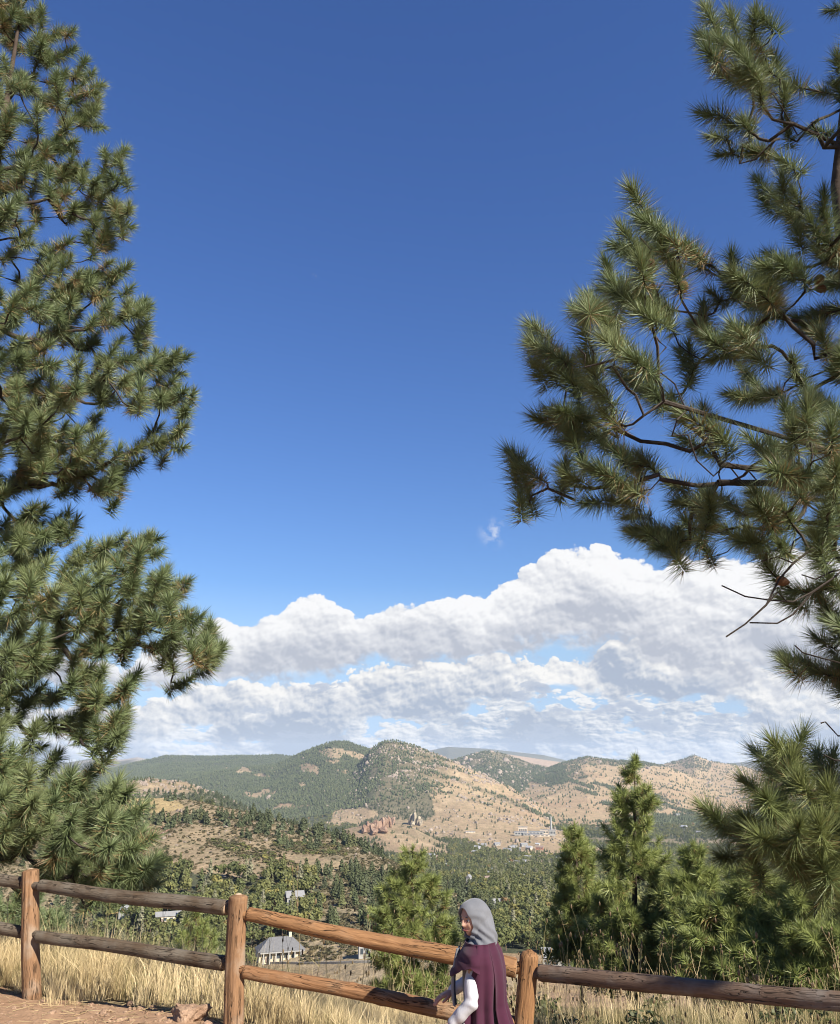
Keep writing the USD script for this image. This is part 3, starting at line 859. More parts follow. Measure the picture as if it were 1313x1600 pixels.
PINE_FAR = leaf_look("far_pine_look", [(0, (0.076, 0.096, 0.044)), (0.5, (0.096, 0.112, 0.050)), (0.85, (0.108, 0.125, 0.070)), (1, (0.133, 0.143, 0.057))], 0.12, 0.8, 0.1)
SPRUCE = leaf_look("valley_conifer_look", [(0, (0.140, 0.163, 0.065)), (0.5, (0.186, 0.194, 0.076)), (0.8, (0.227, 0.227, 0.127)), (1, (0.295, 0.283, 0.184))], 0.2, 0.7, 0.3)
BROAD = leaf_look("valley_leaf_look", [(0, (0.140, 0.162, 0.060)), (0.55, (0.190, 0.204, 0.071)), (0.93, (0.261, 0.255, 0.087)), (0.985, (0.380, 0.334, 0.106)), (1, (0.362, 0.220, 0.106))], 0.35, 0.6, 0.3)
SHRUB = leaf_look("shrub_look", [(0, (0.098, 0.094, 0.049)), (0.6, (0.150, 0.132, 0.067)), (1, (0.206, 0.160, 0.085))], 0.2, 0.8, 0.3)
BARK_FAR = plain_look("far_bark_look", (0.13, 0.09, 0.065), 0.95, 0.25, 2.0)


def quads(c, n, size, rg, aspect=1.0):
    """Small leaf-clump faces at c that face n."""
    k = len(c)
    r = rg.normal(size=(k, 3))
    u = np.cross(n, r); u /= np.maximum(np.linalg.norm(u, axis=1, keepdims=True), 1e-6)
    w = np.cross(n, u); w /= np.maximum(np.linalg.norm(w, axis=1, keepdims=True), 1e-6)
    s = np.asarray(size).reshape(-1, 1) * 0.5
    u, w = u * s, w * s * aspect
    v = np.stack([c - u, c - w * 0.7, c + u, c + w * 1.2], 1).reshape(-1, 3)
    i = np.arange(k)[:, None] * 4
    return v, np.vstack([i + (0, 1, 2), i + (0, 2, 3)])


def broad_crown(seed, n, size):
    """A crown of height about 1, width about 0.85, of leaf clumps on several lobes."""
    rg = np.random.default_rng(seed)
    lobes = [((0, 0, 0.62), (0.30, 0.30, 0.34))]
    for k in range(7):
        t = rg.uniform(0, 2 * np.pi)
        lobes.append(((0.24 * math.cos(t), 0.24 * math.sin(t), rg.uniform(0.36, 0.80)), np.array((0.21, 0.21, 0.18)) * rg.uniform(0.75, 1.15)))
    c, nn = [], []
    for k in range(n):
        o, s = lobes[rg.integers(len(lobes))]
        d = rg.normal(size=3); d /= np.linalg.norm(d)
        if d[2] < -0.5 and rg.random() < 0.6:
            d[2] *= -1
        q = np.array(o) + np.array(s) * d * rg.uniform(0.72, 1.06)
        c.append(q), nn.append(d + rg.normal(size=3) * 0.45 + (0, 0, 0.25))
    return quads(np.array(c), np.array(nn), size * rg.uniform(0.6, 1.3, n), rg)


def conifer_crown(seed, n, size, width=0.2, base=0.1, round_=0.8):
    rg = np.random.default_rng(seed)
    h = base + (1 - base) * rg.random(n) ** 1.25
    t = rg.uniform(0, 2 * np.pi, n)
    lay = 0.75 + 0.25 * np.sin(h * 46 + np.sin(t * 3) * 1.3) + 0.22 * (meshkit.noise(np.stack([np.cos(t) * 2, np.sin(t) * 2, h * 9 + seed], -1)) - 0.5)
    rad = width * ((1 - h) / (1 - base)) ** round_ * lay * rg.uniform(0.55, 1.05, n) + 0.008
    c = np.stack([rad * np.cos(t), rad * np.sin(t), h - rad * 0.25], -1)
    nn = np.stack([np.cos(t) * 0.7, np.sin(t) * 0.7, np.full(n, 0.7)], -1) + rg.normal(size=(n, 3)) * 0.4
    return quads(c, nn, size * rg.uniform(0.6, 1.2, n) * (0.55 + 0.6 * (1 - h)), rg, 1.2)


def lump(seed, width, sub=1, tip=0.75):
    """A coarse uneven pine crown for the farthest slopes."""
    m = trimesh.creation.icosphere(sub, 1.0)
    v = np.array(m.vertices)
    rg = np.random.default_rng(seed)
    v *= 1 + rg.uniform(-0.28, 0.28, (len(v), 1))
    taper = 1 - tip * np.clip(v[:, 2:] * 0.5 + 0.5, 0, 1)
    return np.stack([v[:, 0] * width * taper[:, 0], v[:, 1] * width * taper[:, 0], 0.52 + 0.48 * v[:, 2]], -1), np.array(m.faces)


def trunk_far(h, r):
    return tube([(0, 0, -0.05), (0, 0, h * 0.5), (0, 0, h)], [r, r * 0.7, r * 0.3], 5)


def cluster(w, n):
    return np.clip(w * (1 + 0.85 * np.clip((1 - w) * 1.5, 0, 1) * (n - 0.5) / 0.1), 0, 1) * (w > 0.02)


def sow(r0, r1, spacing, az_half=0.52, seed=0):
    """Random places in the view wedge, about one per spacing(r) squared metres."""
    rg = np.random.default_rng(seed)
    rs = np.linspace(r0, r1, 400)
    f = rs / spacing(rs) ** 2
    F = np.concatenate([[0], np.cumsum((f[1:] + f[:-1]) / 2 * np.diff(rs))])
    n = int(F[-1] * 2 * az_half)
    r = np.interp(rg.random(n) * F[-1], F, rs)
    a = rg.uniform(-az_half, az_half, n)
    return a, r, rg


def thin(a, r, rg, what, tall, pad=0.0):
    z, best = height(a, r, True)
    x, y = r * np.sin(a), r * np.cos(a)
    px, py = project(np.stack([x, y, z], -1))
    # in sight?
    ia = np.clip(np.searchsorted(AZ, a), 0, len(AZ) - 1)
    ir = np.clip(np.searchsorted(FAR_R, r) - 1, 0, len(FAR_R) - 1)
    see = np.arctan2(z + tall, r) > HORIZON_[ia, ir] - 0.0006
    keep = see & (px > -90) & (px < PW + 90)
    w, s = cover(px, py, x, y, r, best)
    w = w if what == "wood" else s
    keep &= rg.random(len(a)) < cluster(w, noise2(x, y, 70, 17, 3))
    a, r, x, y, z, px, py, best, w = (q[keep] for q in (a, r, x, y, z, px, py, best, w))
    if CLEAR:
        C = np.array(CLEAR)
        tr = cKDTree(np.stack([x, y], -1))
        bad = np.zeros(len(x), bool)
        for cx, cy, cr in C:
            bad[tr.query_ball_point((cx, cy), cr)] = True
        a, r, x, y, z, px, py, best, w = (q[~bad] for q in (a, r, x, y, z, px, py, best, w))
    return a, r, x, y, z, px, py, best, w


def build_woods():
    # 1 far mountain woods
    a, r, rg = sow(3900, 11500, lambda r: 11.5 + np.maximum(r - 4000, 0) * 0.0016, seed=1)
    a, r, x, y, z, px, py, best, w = thin(a, r, rg, "wood", 9)
    s = rg.uniform(0.7, 1.35, len(a)) * (9 + 0.0006 * r)
    protos = [[("crown", lump(50 + k, 0.30 + 0.04 * k), PINE_FAR, False)] for k in range(4)]
    sc = np.stack([s, s, s * rg.uniform(0.75, 1.1, len(s))], -1)
    p = scatter("mountain_woods", protos, np.stack([x, y, z - 0.5], -1), quats(rg.uniform(0, 6.28, len(a))), sc, rg.integers(0, 4, len(a)))
    tag(p, "dark pine woods spread over the far mountains", "woods")
    counts = [len(a)]
    # 2 valley and middle-distance trees
    a, r, rg = sow(170, 3900, lambda r: np.clip(7.2 + r * 0.0026, 7.5, 17), seed=2)
    a, r, x, y, z, px, py, best, w = thin(a, r, rg, "wood", 9)
    n = len(a)
    hill = np.isin(best, [NAMES.index(q) for q in ("near_hill", "stony_knob", "red_rock_hill", "rocky_peak", "spur", "tan_ridge")]) & (w < 0.9)
    fir = hill | (rg.random(n) < np.where(r < 900, 0.26, 0.38))
    size = np.where(hill, rg.uniform(6.5, 11.5, n), np.where(fir, rg.uniform(8, 16, n), rg.uniform(7, 12.5, n)))
    size = size * np.where((r > 1400) & ~hill, 1.1, 1.0)
    order = np.argsort(-(size / r))
    inframe = (px > 0) & (px < PW) & (py < PH)
    kinds = {
        "hillside_pine": (hill & (r < 1300), 280, "pine_tree", "pine tree", "dark pine on the scrubby hill", PINE_FAR),
        "valley_conifer": (fir & ~hill & (r < 1200), 240, "conifer_tree", "conifer", "pointed conifer in the valley wood", SPRUCE),
        "valley_broadleaf": (~fir & (r < 1200), 280, "broadleaf_tree", "tree", "round leafy tree in the valley wood", BROAD),
    }
    used = np.zeros(n, bool)
    pos = np.stack([x, y, z - 0.3], -1)
    for key, (mask, most, name, cat, label, look) in kinds.items():
        pick = [i for i in order if mask[i] and inframe[i]][:most]
        made = []
        for k in range(4):
            P = klass(f"{key}_{k}")
            path = str(P.GetPath())
            if key == "valley_broadleaf":
                crown, tr = broad_crown(100 + k, 420, 0.105), trunk_far(0.6, 0.026)
            elif key == "valley_conifer":
                crown, tr = conifer_crown(200 + k, 420, 0.105, 0.21 + 0.02 * k, 0.06, 0.85), trunk_far(0.9, 0.018)
            else:
                crown, tr = conifer_crown(300 + k, 380, 0.14, 0.30 + 0.03 * k, 0.12, 0.55), trunk_far(0.8, 0.022)
            usdkit.mesh(stage, path + "/crown", crown, look)
            usdkit.mesh(stage, path + "/trunk", tr, BARK_FAR)
            made.append(P)
        for i in pick:
            copy_of(made[int(rg.integers(4))], name, pos[i], rg.uniform(0, 6.28), (size[i] * rg.uniform(0.9, 1.15), size[i] * rg.uniform(0.9, 1.15), size[i]), where(label, px[i], py[i], size[i]), cat, label)
            used[i] = True
    rest = ~used
    # the rest of the valley's trees: one wood
    P = []
    for k in range(3):
        P.append([("crown", conifer_crown(400 + k, 120, 0.22, 0.24, 0.05, 0.8), SPRUCE, False)])
    for k in range(3):
        P.append([("crown", broad_crown(500 + k, 150, 0.19), BROAD, False)])
    for k in range(3):
        P.append([("crown", conifer_crown(600 + k, 120, 0.24, 0.32, 0.10, 0.55), PINE_FAR, False)])
    idx = np.where(hill, 6, np.where(fir, 0, 3)) + rg.integers(0, 3, n)
    sc = size[:, None] * rg.uniform(0.85, 1.15, (n, 3))
    q = quats(rg.uniform(0, 6.28, n))
    p = scatter("valley_woods", P, pos[rest], q[rest], sc[rest], idx[rest])
    tag(p, "mixed green woods filling the valley behind the near trees", "woods")
    counts += [int(used.sum()), int(rest.sum())]
    # 3 shrubs on the near hill
    a, r, rg = sow(380, 2300, lambda r: np.clip(2.0 + r * 0.002, 2.5, 8), seed=3)
    a, r, x, y, z, px, py, best, w = thin(a, r, rg, "shrub", 2)
    n = len(a)
    P = [[("leaves", broad_crown(700 + k, 46, 0.34), SHRUB if k < 3 else BROAD, False)] for k in range(4)]
    idx = np.where((w > 0.95) & (rg.random(n) < 0.4), 3, rg.integers(0, 3, n))
    s = rg.uniform(0.7, 2.3, n) * np.where(w > 0.95, 1.5, 1.0)
    p = scatter("hill_shrubs", P, np.stack([x, y, z - 0.35 * s], -1), quats(rg.uniform(0, 6.28, n)), np.stack([s * 1.7, s * 1.7, s], -1), idx)
    tag(p, "low scrub dotted over the tan hill at left", "shrubs")
    counts.append(n)
    # 4 loose stones and boulders on the rocky slopes
    a, r, rg = sow(700, 9000, lambda r: np.clip(r * 0.0042, 6, 40), seed=4)
    z, best = height(a, r, True)
    x, y = r * np.sin(a), r * np.cos(a)
    px, py = project(np.stack([x, y, z], -1))
    ia, ir = np.clip(np.searchsorted(AZ, a), 0, len(AZ) - 1), np.clip(np.searchsorted(FAR_R, r) - 1, 0, len(FAR_R) - 1)
    prob = np.zeros(len(a))
    for nm, k in (("rocky_peak", 0.75), ("knob_ridge", 0.3), ("stony_knob", 0.5), ("near_hill", 0.12), ("cone_ridge", 0.05), ("broad_peak", 0.02), ("tan_ridge", 0.02)):
        prob[best == NAMES.index(nm)] = k
    prob *= np.where((best == NAMES.index("rocky_peak")) & (py > 1225), 0.15, 1)
    keep = (np.arctan2(z + 4, r) > HORIZON_[ia, ir] - 0.0004) & (px > -30) & (px < PW + 30) & (rg.random(len(a)) < prob * np.clip(1 + 8 * (noise2(x, y, 110, 55, 3) - 0.5), 0, 3))
    x, y, z, r = x[keep], y[keep], z[keep], r[keep]
    n = len(x)
    s = np.exp(rg.normal(0, 0.45, n)) * np.clip(r * 0.0011, 0.8, 8)
    p = scatter("slope_boulders", [[("stone", rock(800 + k, 1, 1, 0.9, 1, 0.5), GREY_ROCK, False)] for k in range(4)], np.stack([x, y, z], -1), quats(rg.uniform(0, 6.28, n)), s[:, None] * rg.uniform(0.6, 1.4, (n, 3)), rg.integers(0, 4, n))
    tag(p, "pale boulders strewn over the rocky slopes", "boulders")
    print("woods", counts, "boulders", n)


build_woods()
# ------------------------------------------------------------------ the near ground, the path, the fence
def ground_hit(px, py):
    d = rays(px, py)
    t = np.linspace(2, 40, 4000)
    p = d * t[:, None]
    i = np.argmax(p[:, 2] < ground_at(p[:, 0], p[:, 1]))
    return p[i]


EDGE = np.array([(-14, 5.6), (-8, 6.4)] + [tuple(ground_hit(*q)[:2]) for q in ((2, 1545), (60, 1562), (140, 1568), (230, 1574), (300, 1588))] + [(-0.9, 5.95), (0.0, 5.75), (0.8, 5.65), (1.8, 4.8), (3.0, 3.6), (6, 1.5), (14, -3)])


def path_edge(x):
    return np.interp(x, EDGE[:, 0], EDGE[:, 1])


def soil_look():
    g = Graph()
    pos = g.add("geometry", "position")
    n, n2 = g.noise(pos, 1.1, 6.0, 0.6), g.noise(pos, 14.0, 7.0, 0.7)
    col = g.mix(g.map(n, 0.35, 0.65), (0.252, 0.150, 0.088), (0.323, 0.206, 0.126))
    peb = g.add("voronoi_texture", "distance", vector=pos, scale=26.0, randomness=1.0)
    col = g.mix(g.map(peb, 0.10, 0.22, 0.55, 0.0), col, (0.30, 0.20, 0.14))
    col = g.add("vector_math", "vector", math_type="scale", vector1=col, scale=g.map(n2, 0.25, 0.75, 0.72, 1.22))
    h = g.math("add", g.math("multiply", n2, 1.0), g.map(peb, 0.0, 0.3, 0.6, 0.0))
    b = g.add("bump", "normal", height=h, strength=0.9, distance=0.02)
    return g.done("path_soil_look", surface=g.add("principled_bsdf", "BSDF", base_color=col, roughness=0.97, specular_ior_level=0.1, normal=b))


def turf_look():
    g = Graph()
    pos = g.add("geometry", "position")
    n, n2 = g.noise(pos, 0.8, 6.0, 0.6), g.noise(pos, 18.0, 6.0, 0.7)
    col = g.mix(g.map(n, 0.4, 0.62), (0.227, 0.168, 0.097), (0.143, 0.118, 0.060))
    col = g.add("vector_math", "vector", math_type="scale", vector1=col, scale=g.map(n2, 0.25, 0.75, 0.6, 1.3))
    b = g.add("bump", "normal", height=n2, strength=1.0, distance=0.03)
    return g.done("dry_ground_look", surface=g.add("principled_bsdf", "BSDF", base_color=col, roughness=1.0, specular_ior_level=0.05, normal=b))


def build_ground():
    az = np.linspace(-math.pi, math.pi, 361)
    az = np.unique(np.concatenate([az, np.linspace(-0.75, 0.75, 260)]))
    r = np.concatenate([[0.02], np.geomspace(0.6, 28.0, 130)])
    A, R = np.meshgrid(az, r, indexing="ij")
    Z = height(A, R).reshape(A.shape)
    X, Y = R * np.sin(A), R * np.cos(A)
    near = R < 12
    Z[near] += 0.035 * (noise2(X[near], Y[near], 0.35, 6, 4) - 0.5)
    Z[:, -1] -= 0.04
    v = np.stack([X, Y, Z], -1).reshape(-1, 3)
    cx, cy = (X[:-1, :-1] + X[1:, 1:]) / 2, (Y[:-1, :-1] + Y[1:, 1:]) / 2
    on = (cy < path_edge(cx) + 0.5 * (noise2(cx, cy, 0.5, 8, 3) - 0.5)) & (np.hypot(cx, cy) < 16)
    for name, keep, look in (("path", on, soil_look()), ("ground", ~on, turf_look())):
        f = grid_faces(len(az), len(r), keep)
        u, inv = np.unique(f, return_inverse=True)
        tag(obj(name, (v[u], inv.reshape(f.shape)), look, smooth=True), kind="structure")


build_ground()


# wood: the grain runs along a log's own z axis
def wood_look(name, base, dark, grey, weather, seed):
    g = Graph()
    pos = g.vmath("add", g.add("texture_coordinate", "object"), (seed * 3.7, seed * 1.3, seed * 5.1))
    warp = g.add("vector_math", "vector", math_type="scale", vector1=g.vmath("subtract", g.noise(pos, 5.0, 2.0, 0.5, out="color"), (0.5, 0.5, 0.5)), scale=0.05)
    q = g.vmath("multiply", g.vmath("add", pos, warp), (1, 1, 0.07))
    grain = g.noise(q, 95.0, 7.0, 0.65)
    band = g.noise(q, 28.0, 4.0, 0.55)
    blot = g.noise(pos, 4.5, 5.0, 0.6)
    crack = g.noise(g.vmath("multiply", g.vmath("add", pos, warp), (1, 1, 0.035)), 34.0, 3.0, 0.5)
    cr = g.map(g.math("absolute", g.math("subtract", crack, 0.5)), 0.0, 0.018, 1.0, 0.0)
    cr = g.math("multiply", cr, g.map(g.noise(pos, 3.0, 2.0, 0.5), 0.42, 0.56))
    kn = g.add("voronoi_texture", "distance", vector=g.vmath("multiply", pos, (1, 1, 0.6)), scale=5.2, randomness=1.0)
    knot = g.map(kn, 0.05, 0.13, 1.0, 0.0, kind="smoothstep")
    col = g.mix(g.map(grain, 0.3, 0.7), dark, base)
    col = g.mix(g.math("multiply", g.map(band, 0.45, 0.62), 0.45), col, tuple(0.55 * c for c in base))
    col = g.mix(g.math("multiply", g.map(blot, 0.62 - 0.32 * weather, 0.80 - 0.25 * weather), min(1.0, 0.35 + weather)), col, grey)
    col = g.mix(g.math("multiply", knot, 0.7), col, tuple(0.4 * c for c in dark))
    col = g.mix(g.math("multiply", cr, 0.9), col, tuple(0.16 * c for c in dark))
    hgt = g.math("subtract", g.math("add", g.math("multiply", grain, 0.5), g.math("multiply", band, 0.4)), g.math("multiply", cr, 1.6))
    b = g.add("bump", "normal", height=hgt, strength=1.0, distance=0.009)
    return g.done(name, surface=g.add("principled_bsdf", "BSDF", base_color=col, roughness=0.72, specular_ior_level=0.25, normal=b))


GOLD = wood_look("golden_log_look", (0.252, 0.133, 0.057), (0.139, 0.066, 0.029), (0.227, 0.155, 0.097), 0.22, 1)
AMBER = wood_look("amber_log_look", (0.231, 0.119, 0.054), (0.122, 0.059, 0.026), (0.210, 0.143, 0.088), 0.35, 2)
RUSTY = wood_look("rusty_post_look", (0.235, 0.132, 0.066), (0.120, 0.064, 0.033), (0.235, 0.185, 0.135), 0.45, 3)
GREYED = wood_look("greyed_log_look", (0.097, 0.066, 0.040), (0.049, 0.033, 0.021), (0.117, 0.097, 0.073), 0.75, 4)
BROWN = wood_look("brown_log_look", (0.141, 0.094, 0.065), (0.071, 0.045, 0.031), (0.141, 0.123, 0.106), 0.45, 5)


def end_grain_look():
    g = Graph()
    pos = g.add("texture_coordinate", "object")
    x, y = (g.add("separate_xyz", o, vector=pos) for o in "xy")
    rad = g.add("vector_math", "value", math_type="length", vector1=g.vmath("multiply", g.vmath("add", pos, g.add("vector_math", "vector", math_type="scale", vector1=g.noise(pos, 14.0, 2.0, 0.5, out="color"), scale=0.012)), (1, 1, 0)))
    ring = g.math("sine", g.math("multiply", rad, 900.0))
    col = g.mix(g.map(ring, -1.0, 1.0), (0.30, 0.185, 0.10), (0.46, 0.31, 0.18))
    col = g.mix(g.map(g.noise(pos, 30.0, 5.0, 0.6), 0.4, 0.7), col, (0.30, 0.235, 0.17))
    return g.done("end_grain_look", surface=g.add("principled_bsdf", "BSDF", base_color=col, roughness=0.9))


END_GRAIN = end_grain_look()


def log_mesh(length, r0, r1, seed, sides=40, steps=34, wob=0.012, cracks=3, chamfer0=0.012, chamfer1=0.012, dome=0.0, flat=0.0):
    """A log along z from 0 to length. Returns side mesh, and the two end discs."""
    rg = np.random.default_rng(seed)
    zc = np.array([0, 0.35, 1.0])
    z = np.concatenate([[0, chamfer0 * 0.4, chamfer0], np.linspace(chamfer0 * 1.5, length - chamfer1 * 1.5, steps), [length - chamfer1, length - chamfer1 * 0.4, length]])
    shrink = np.ones(len(z))
    shrink[:3] = [1 - chamfer0 / r0 * 0.55, 1 - chamfer0 / r0 * 0.16, 1]
    shrink[-3:] = [1, 1 - chamfer1 / r1 * 0.16, 1 - chamfer1 / r1 * 0.55]
    if dome:
        q = np.clip((z - (length - dome)) / dome, 0, 1)
        shrink *= np.sqrt(np.clip(1 - 0.82 * q ** 2, 0.05, 1))
    a = np.linspace(0, 2 * np.pi, sides, endpoint=False)
    Zg, Ag = np.meshgrid(z, a, indexing="ij")
    R = np.interp(Zg, [0, length], [r0, r1]) * shrink[:, None]
    n = meshkit.fbm(np.stack([np.cos(Ag) * 1.2, np.sin(Ag) * 1.2, Zg * 2.2 + seed * 9.1], -1), 4, seed)
    R = R * (1 + 0.16 * (n - 0.5))
    for _ in range(cracks):
        a0, z0, ln = rg.uniform(0, 2 * np.pi), rg.uniform(0, length), rg.uniform(0.25, 0.7) * length
        d = (Ag - a0 - 0.25 * np.sin(Zg * 3 + a0) + np.pi) % (2 * np.pi) - np.pi
        R = R - 0.007 * np.exp(-(d / 0.075) ** 2) * np.exp(-((Zg - z0) / ln) ** 4)
    for _ in range(int(length * 2.2)):
        a0, z0 = rg.uniform(0, 2 * np.pi), rg.uniform(0.1, length - 0.1)
        d = (Ag - a0 + np.pi) % (2 * np.pi) - np.pi
        R = R + 0.006 * np.exp(-((d * r0) ** 2 + (Zg - z0) ** 2) / 0.0007)
    ox = wob * (meshkit.noise(np.stack([z * 1.3, 0 * z + seed, 0 * z], -1)) - 0.5) * 2
    oy = wob * (meshkit.noise(np.stack([z * 1.3, 0 * z + seed + 50, 0 * z], -1)) - 0.5) * 2
    v = np.stack([R * np.cos(Ag) + ox[:, None], R * np.sin(Ag) + oy[:, None], Zg], -1).reshape(-1, 3)
    i, j = np.meshgrid(np.arange(len(z) - 1), np.arange(sides), indexing="ij")
    p, q = i * sides + j, i * sides + (j + 1) % sides
    f = np.concatenate([np.stack([p, q, q + sides], -1).reshape(-1, 3), np.stack([p, q + sides, p + sides], -1).reshape(-1, 3)])
    ends = []
    for k, s in ((0, -1), (len(z) - 1, 1)):
        ring = v[k * sides:(k + 1) * sides]
        c = ring.mean(0) + (0, 0, s * (0.004 + 0.25 * dome * (s > 0)))
        mid = (ring + c) / 2 + (0, 0, s * 0.5 * (0.002 + 0.12 * dome * (s > 0)))
        vv = np.vstack([ring, mid, c])
        jj = np.arange(sides); kk = (jj + 1) % sides
        ff = np.vstack([np.stack([jj, kk, sides + kk], -1), np.stack([jj, sides + kk, sides + jj], -1), np.stack([sides + jj, sides + kk, 0 * jj + 2 * sides], -1)])
        ends.append((vv, ff if s > 0 else ff[:, ::-1]))
    return (v, f), ends[0], ends[1]


def frame_of(p0, p1, roll=0.0):
    z = np.asarray(p1, float) - p0
    n = np.linalg.norm(z); z /= n
    x = np.cross((0, 1, 0) if abs(z[1]) < 0.9 else (1, 0, 0), z); x /= np.linalg.norm(x)
    y = np.cross(z, x)
    c, s = math.cos(roll), math.sin(roll)
    x, y = x * c + y * s, -x * s + y * c
    return n, Gf.Matrix4d(*x, 0, *y, 0, *z, 0, *map(float, p0), 1)


def place(prim, M):
    UsdGeom.Xformable(prim).AddTransformOp().Set(M)
    return prim


def closed(side, e0, e1):
    """The log with its ends as one solid."""
    v, f = join([side, e0, e1])
    t = trimesh.Trimesh(v, f, process=False)
    t.merge_vertices(digits_vertex=6)
    return manifold3d.Manifold(manifold3d.Mesh(np.ascontiguousarray(t.vertices, np.float32), np.ascontiguousarray(t.faces, np.uint32)))


def socket(p0, p1, r):
    """A round bar between two world points."""
    p0, p1 = np.asarray(p0), np.asarray(p1)
    v, f = tube([p0, (p0 + p1) / 2, p1], [r, r, r], 20)
    m = manifold3d.Manifold(manifold3d.Mesh(np.ascontiguousarray(v, np.float32), np.ascontiguousarray(f, np.uint32)))
    return m


RAIL_ENDS = {7: [((37, 1381, 7.29), (63, 1385, 7.19)), ((37, 1457, 7.29), (61, 1461, 7.19))],
             8: [((356, 1419, 6.42), (386, 1431, 6.36)), ((350, 1505, 6.42), (381, 1516, 6.36))],
             9: [((807, 1512, 6.10), (843, 1522, 6.03)), ((804, 1604, 6.10), (840, 1620, 6.03))]}


def build_fence():
    F = xf("log_fence")
    tag(F, "two-rail log fence of round weathered and golden posts beside the dirt path", "fence")
    # posts: picture position of the top, distance ahead, radius, foot picture position, look
    posts = [((49, 1358), 7.25, 0.067, (50, 1560), RUSTY, 0.015, 7), ((372, 1398), 6.38, 0.068, (364, 1606), RUSTY, 0.022, 8), ((826, 1486), 6.08, 0.063, (814, 1700), GOLD, 0.03, 9)]
    axis = []
    for (tx, ty), Y, r, (bx, by), look, dome, seed in posts:
        top = at(tx, ty, Y)
        bot = at(bx, by, Y)
        d = (bot - top) / np.linalg.norm(bot - top)
        gz = float(ground_at(bot[0], bot[1])) - 0.35
        bot = top + d * ((top[2] - gz) / -d[2])
        n, M = frame_of(bot, top, seed)
        side, e0, e1 = log_mesh(n, r * 1.06, r * 0.98, seed, steps=70, cracks=7, dome=dome, chamfer1=0.012 if dome < 0.028 else 0.006)
        solid = closed(side, e0, e1)
        iM = np.array(M.GetInverse())
        for a, b in RAIL_ENDS[seed]:
            a, b = ((np.append(at(*q), 1) @ iM)[:3] for q in (a, b))
            w = (b - a) / np.linalg.norm(b - a)
            cut = socket(a - w * 0.05, b + w * 0.05, r * 0.72)
            if not cut.is_empty() and cut.volume() < 0:
                continue
            got = solid - cut
            if not got.is_empty() and got.volume() > 0.5 * solid.volume():
                solid = got
        P = place(obj("post", solid if not solid.is_empty() else side, look, F, smooth=42), M)
        obj("post_top", (e1[0] + (0, 0, 0.0015), e1[1]), look if dome > 0.028 else END_GRAIN, P, smooth=60)
        axis.append((top, bot))
    # rails: picture ends of the centre line and distances
    k = 0
    def rail(a, b, r0, r1, look, seed, roll=0.0, tenon=(1, 1)):
        p0, p1 = at(a[0], a[1], a[2]), at(b[0], b[1], b[2])
        n, M = frame_of(p0, p1, roll)
        side, e0, e1 = log_mesh(n, r0, r1, seed, steps=90, cracks=5, chamfer0=0.014, chamfer1=0.014)
        R_ = place(obj("rail", side, look, F, smooth=50), M)
        obj("end_grain", e0, END_GRAIN, R_, smooth=60)
        obj("end_grain", e1, END_GRAIN, R_, smooth=60)
        for s, rr, use in ((0, r0, tenon[0]), (1, r1, tenon[1])):
            if use:
                z0, z1 = (-0.10, 0.03) if s == 0 else (n - 0.03, n + 0.10)
                obj("tenon", tube([(0, 0, z0), (0, 0, z1)], [rr * 0.62, rr * 0.66], 16), look, R_, smooth=50)
    rail((-260, 1335, 8.0), (37, 1381, 7.29), 0.0484, 0.0460, GREYED, 21)
    rail((63, 1385, 7.19), (356, 1419, 6.42), 0.0465, 0.0524, GREYED, 22)
    rail((386, 1431, 6.36), (807, 1512, 6.10), 0.0446, 0.0607, GOLD, 23)
    rail((843, 1522, 6.03), (1500, 1582, 4.60), 0.0500, 0.0480, BROWN, 24)
    rail((-260, 1408, 8.0), (37, 1457, 7.29), 0.0465, 0.0451, GREYED, 31)
    rail((61, 1461, 7.19), (350, 1505, 6.42), 0.0446, 0.0488, GREYED, 32)
    rail((381, 1516, 6.36), (804, 1604, 6.10), 0.0437, 0.0534, AMBER, 33)
    rail((840, 1620, 6.03), (1500, 1690, 4.60), 0.0558, 0.0552, BROWN, 34)
    return axis


build_fence()


# stones on the path
def near_rock_look():
    return rock_look("path_stone_look", (0.232, 0.142, 0.090), (0.310, 0.211, 0.142), 9.0)


STONE = near_rock_look()
p = ground_hit(290, 1597)
v, f = rock(77, 0.15, 0.13, 0.10, 4, 0.8)
v = v + 0.02 * (meshkit.fbm(v * 22, 4, 5)[:, None] - 0.5) * v / 0.13
tag(obj("path_rock", (v + p + (0, 0.05, 0.035), f), STONE, smooth=25), "tan sandstone lying in the dry grass left of the middle post", "rock")
rg_ = np.random.default_rng(9)
sx, sy = rg_.uniform(-5.5, 1, 2600), rg_.uniform(4.0, 7.6, 2600)
k_ = sy < path_edge(sx) + 0.1
sx, sy = sx[k_], sy[k_]
tag(scatter("pebbles", [[("stone", rock(900 + i, 1, 1, 0.7, 1, 0.4), STONE, False)] for i in range(3)], np.stack([sx, sy, ground_at(sx, sy)], -1), quats(rg_.uniform(0, 6, len(sx))), np.exp(rg_.normal(-4.5, 0.6, len(sx))), rg_.integers(0, 3, len(sx))), "small stones scattered on the dirt path", "pebbles")


# ------------------------------------------------------------------ grass
def straw_look(name, colors, trans=0.3):
    g = Graph()
    isl = g.add("geometry", "random_per_island")
    rnd = g.add("object_info", "random")
    k = g.math("fract" if False else "fraction", g.math("add", g.math("multiply", isl, 0.7), g.math("multiply", rnd, 0.6)))
    col = g.ramp(k, colors)
    a = g.add("principled_bsdf", "BSDF", base_color=col, roughness=0.55, specular_ior_level=0.3)
    t = g.add("translucent_bsdf", "BSDF", color=col)
    return g.done(name, surface=g.add("mix_closure", "closure", fac=trans, closure1=a, closure2=t))


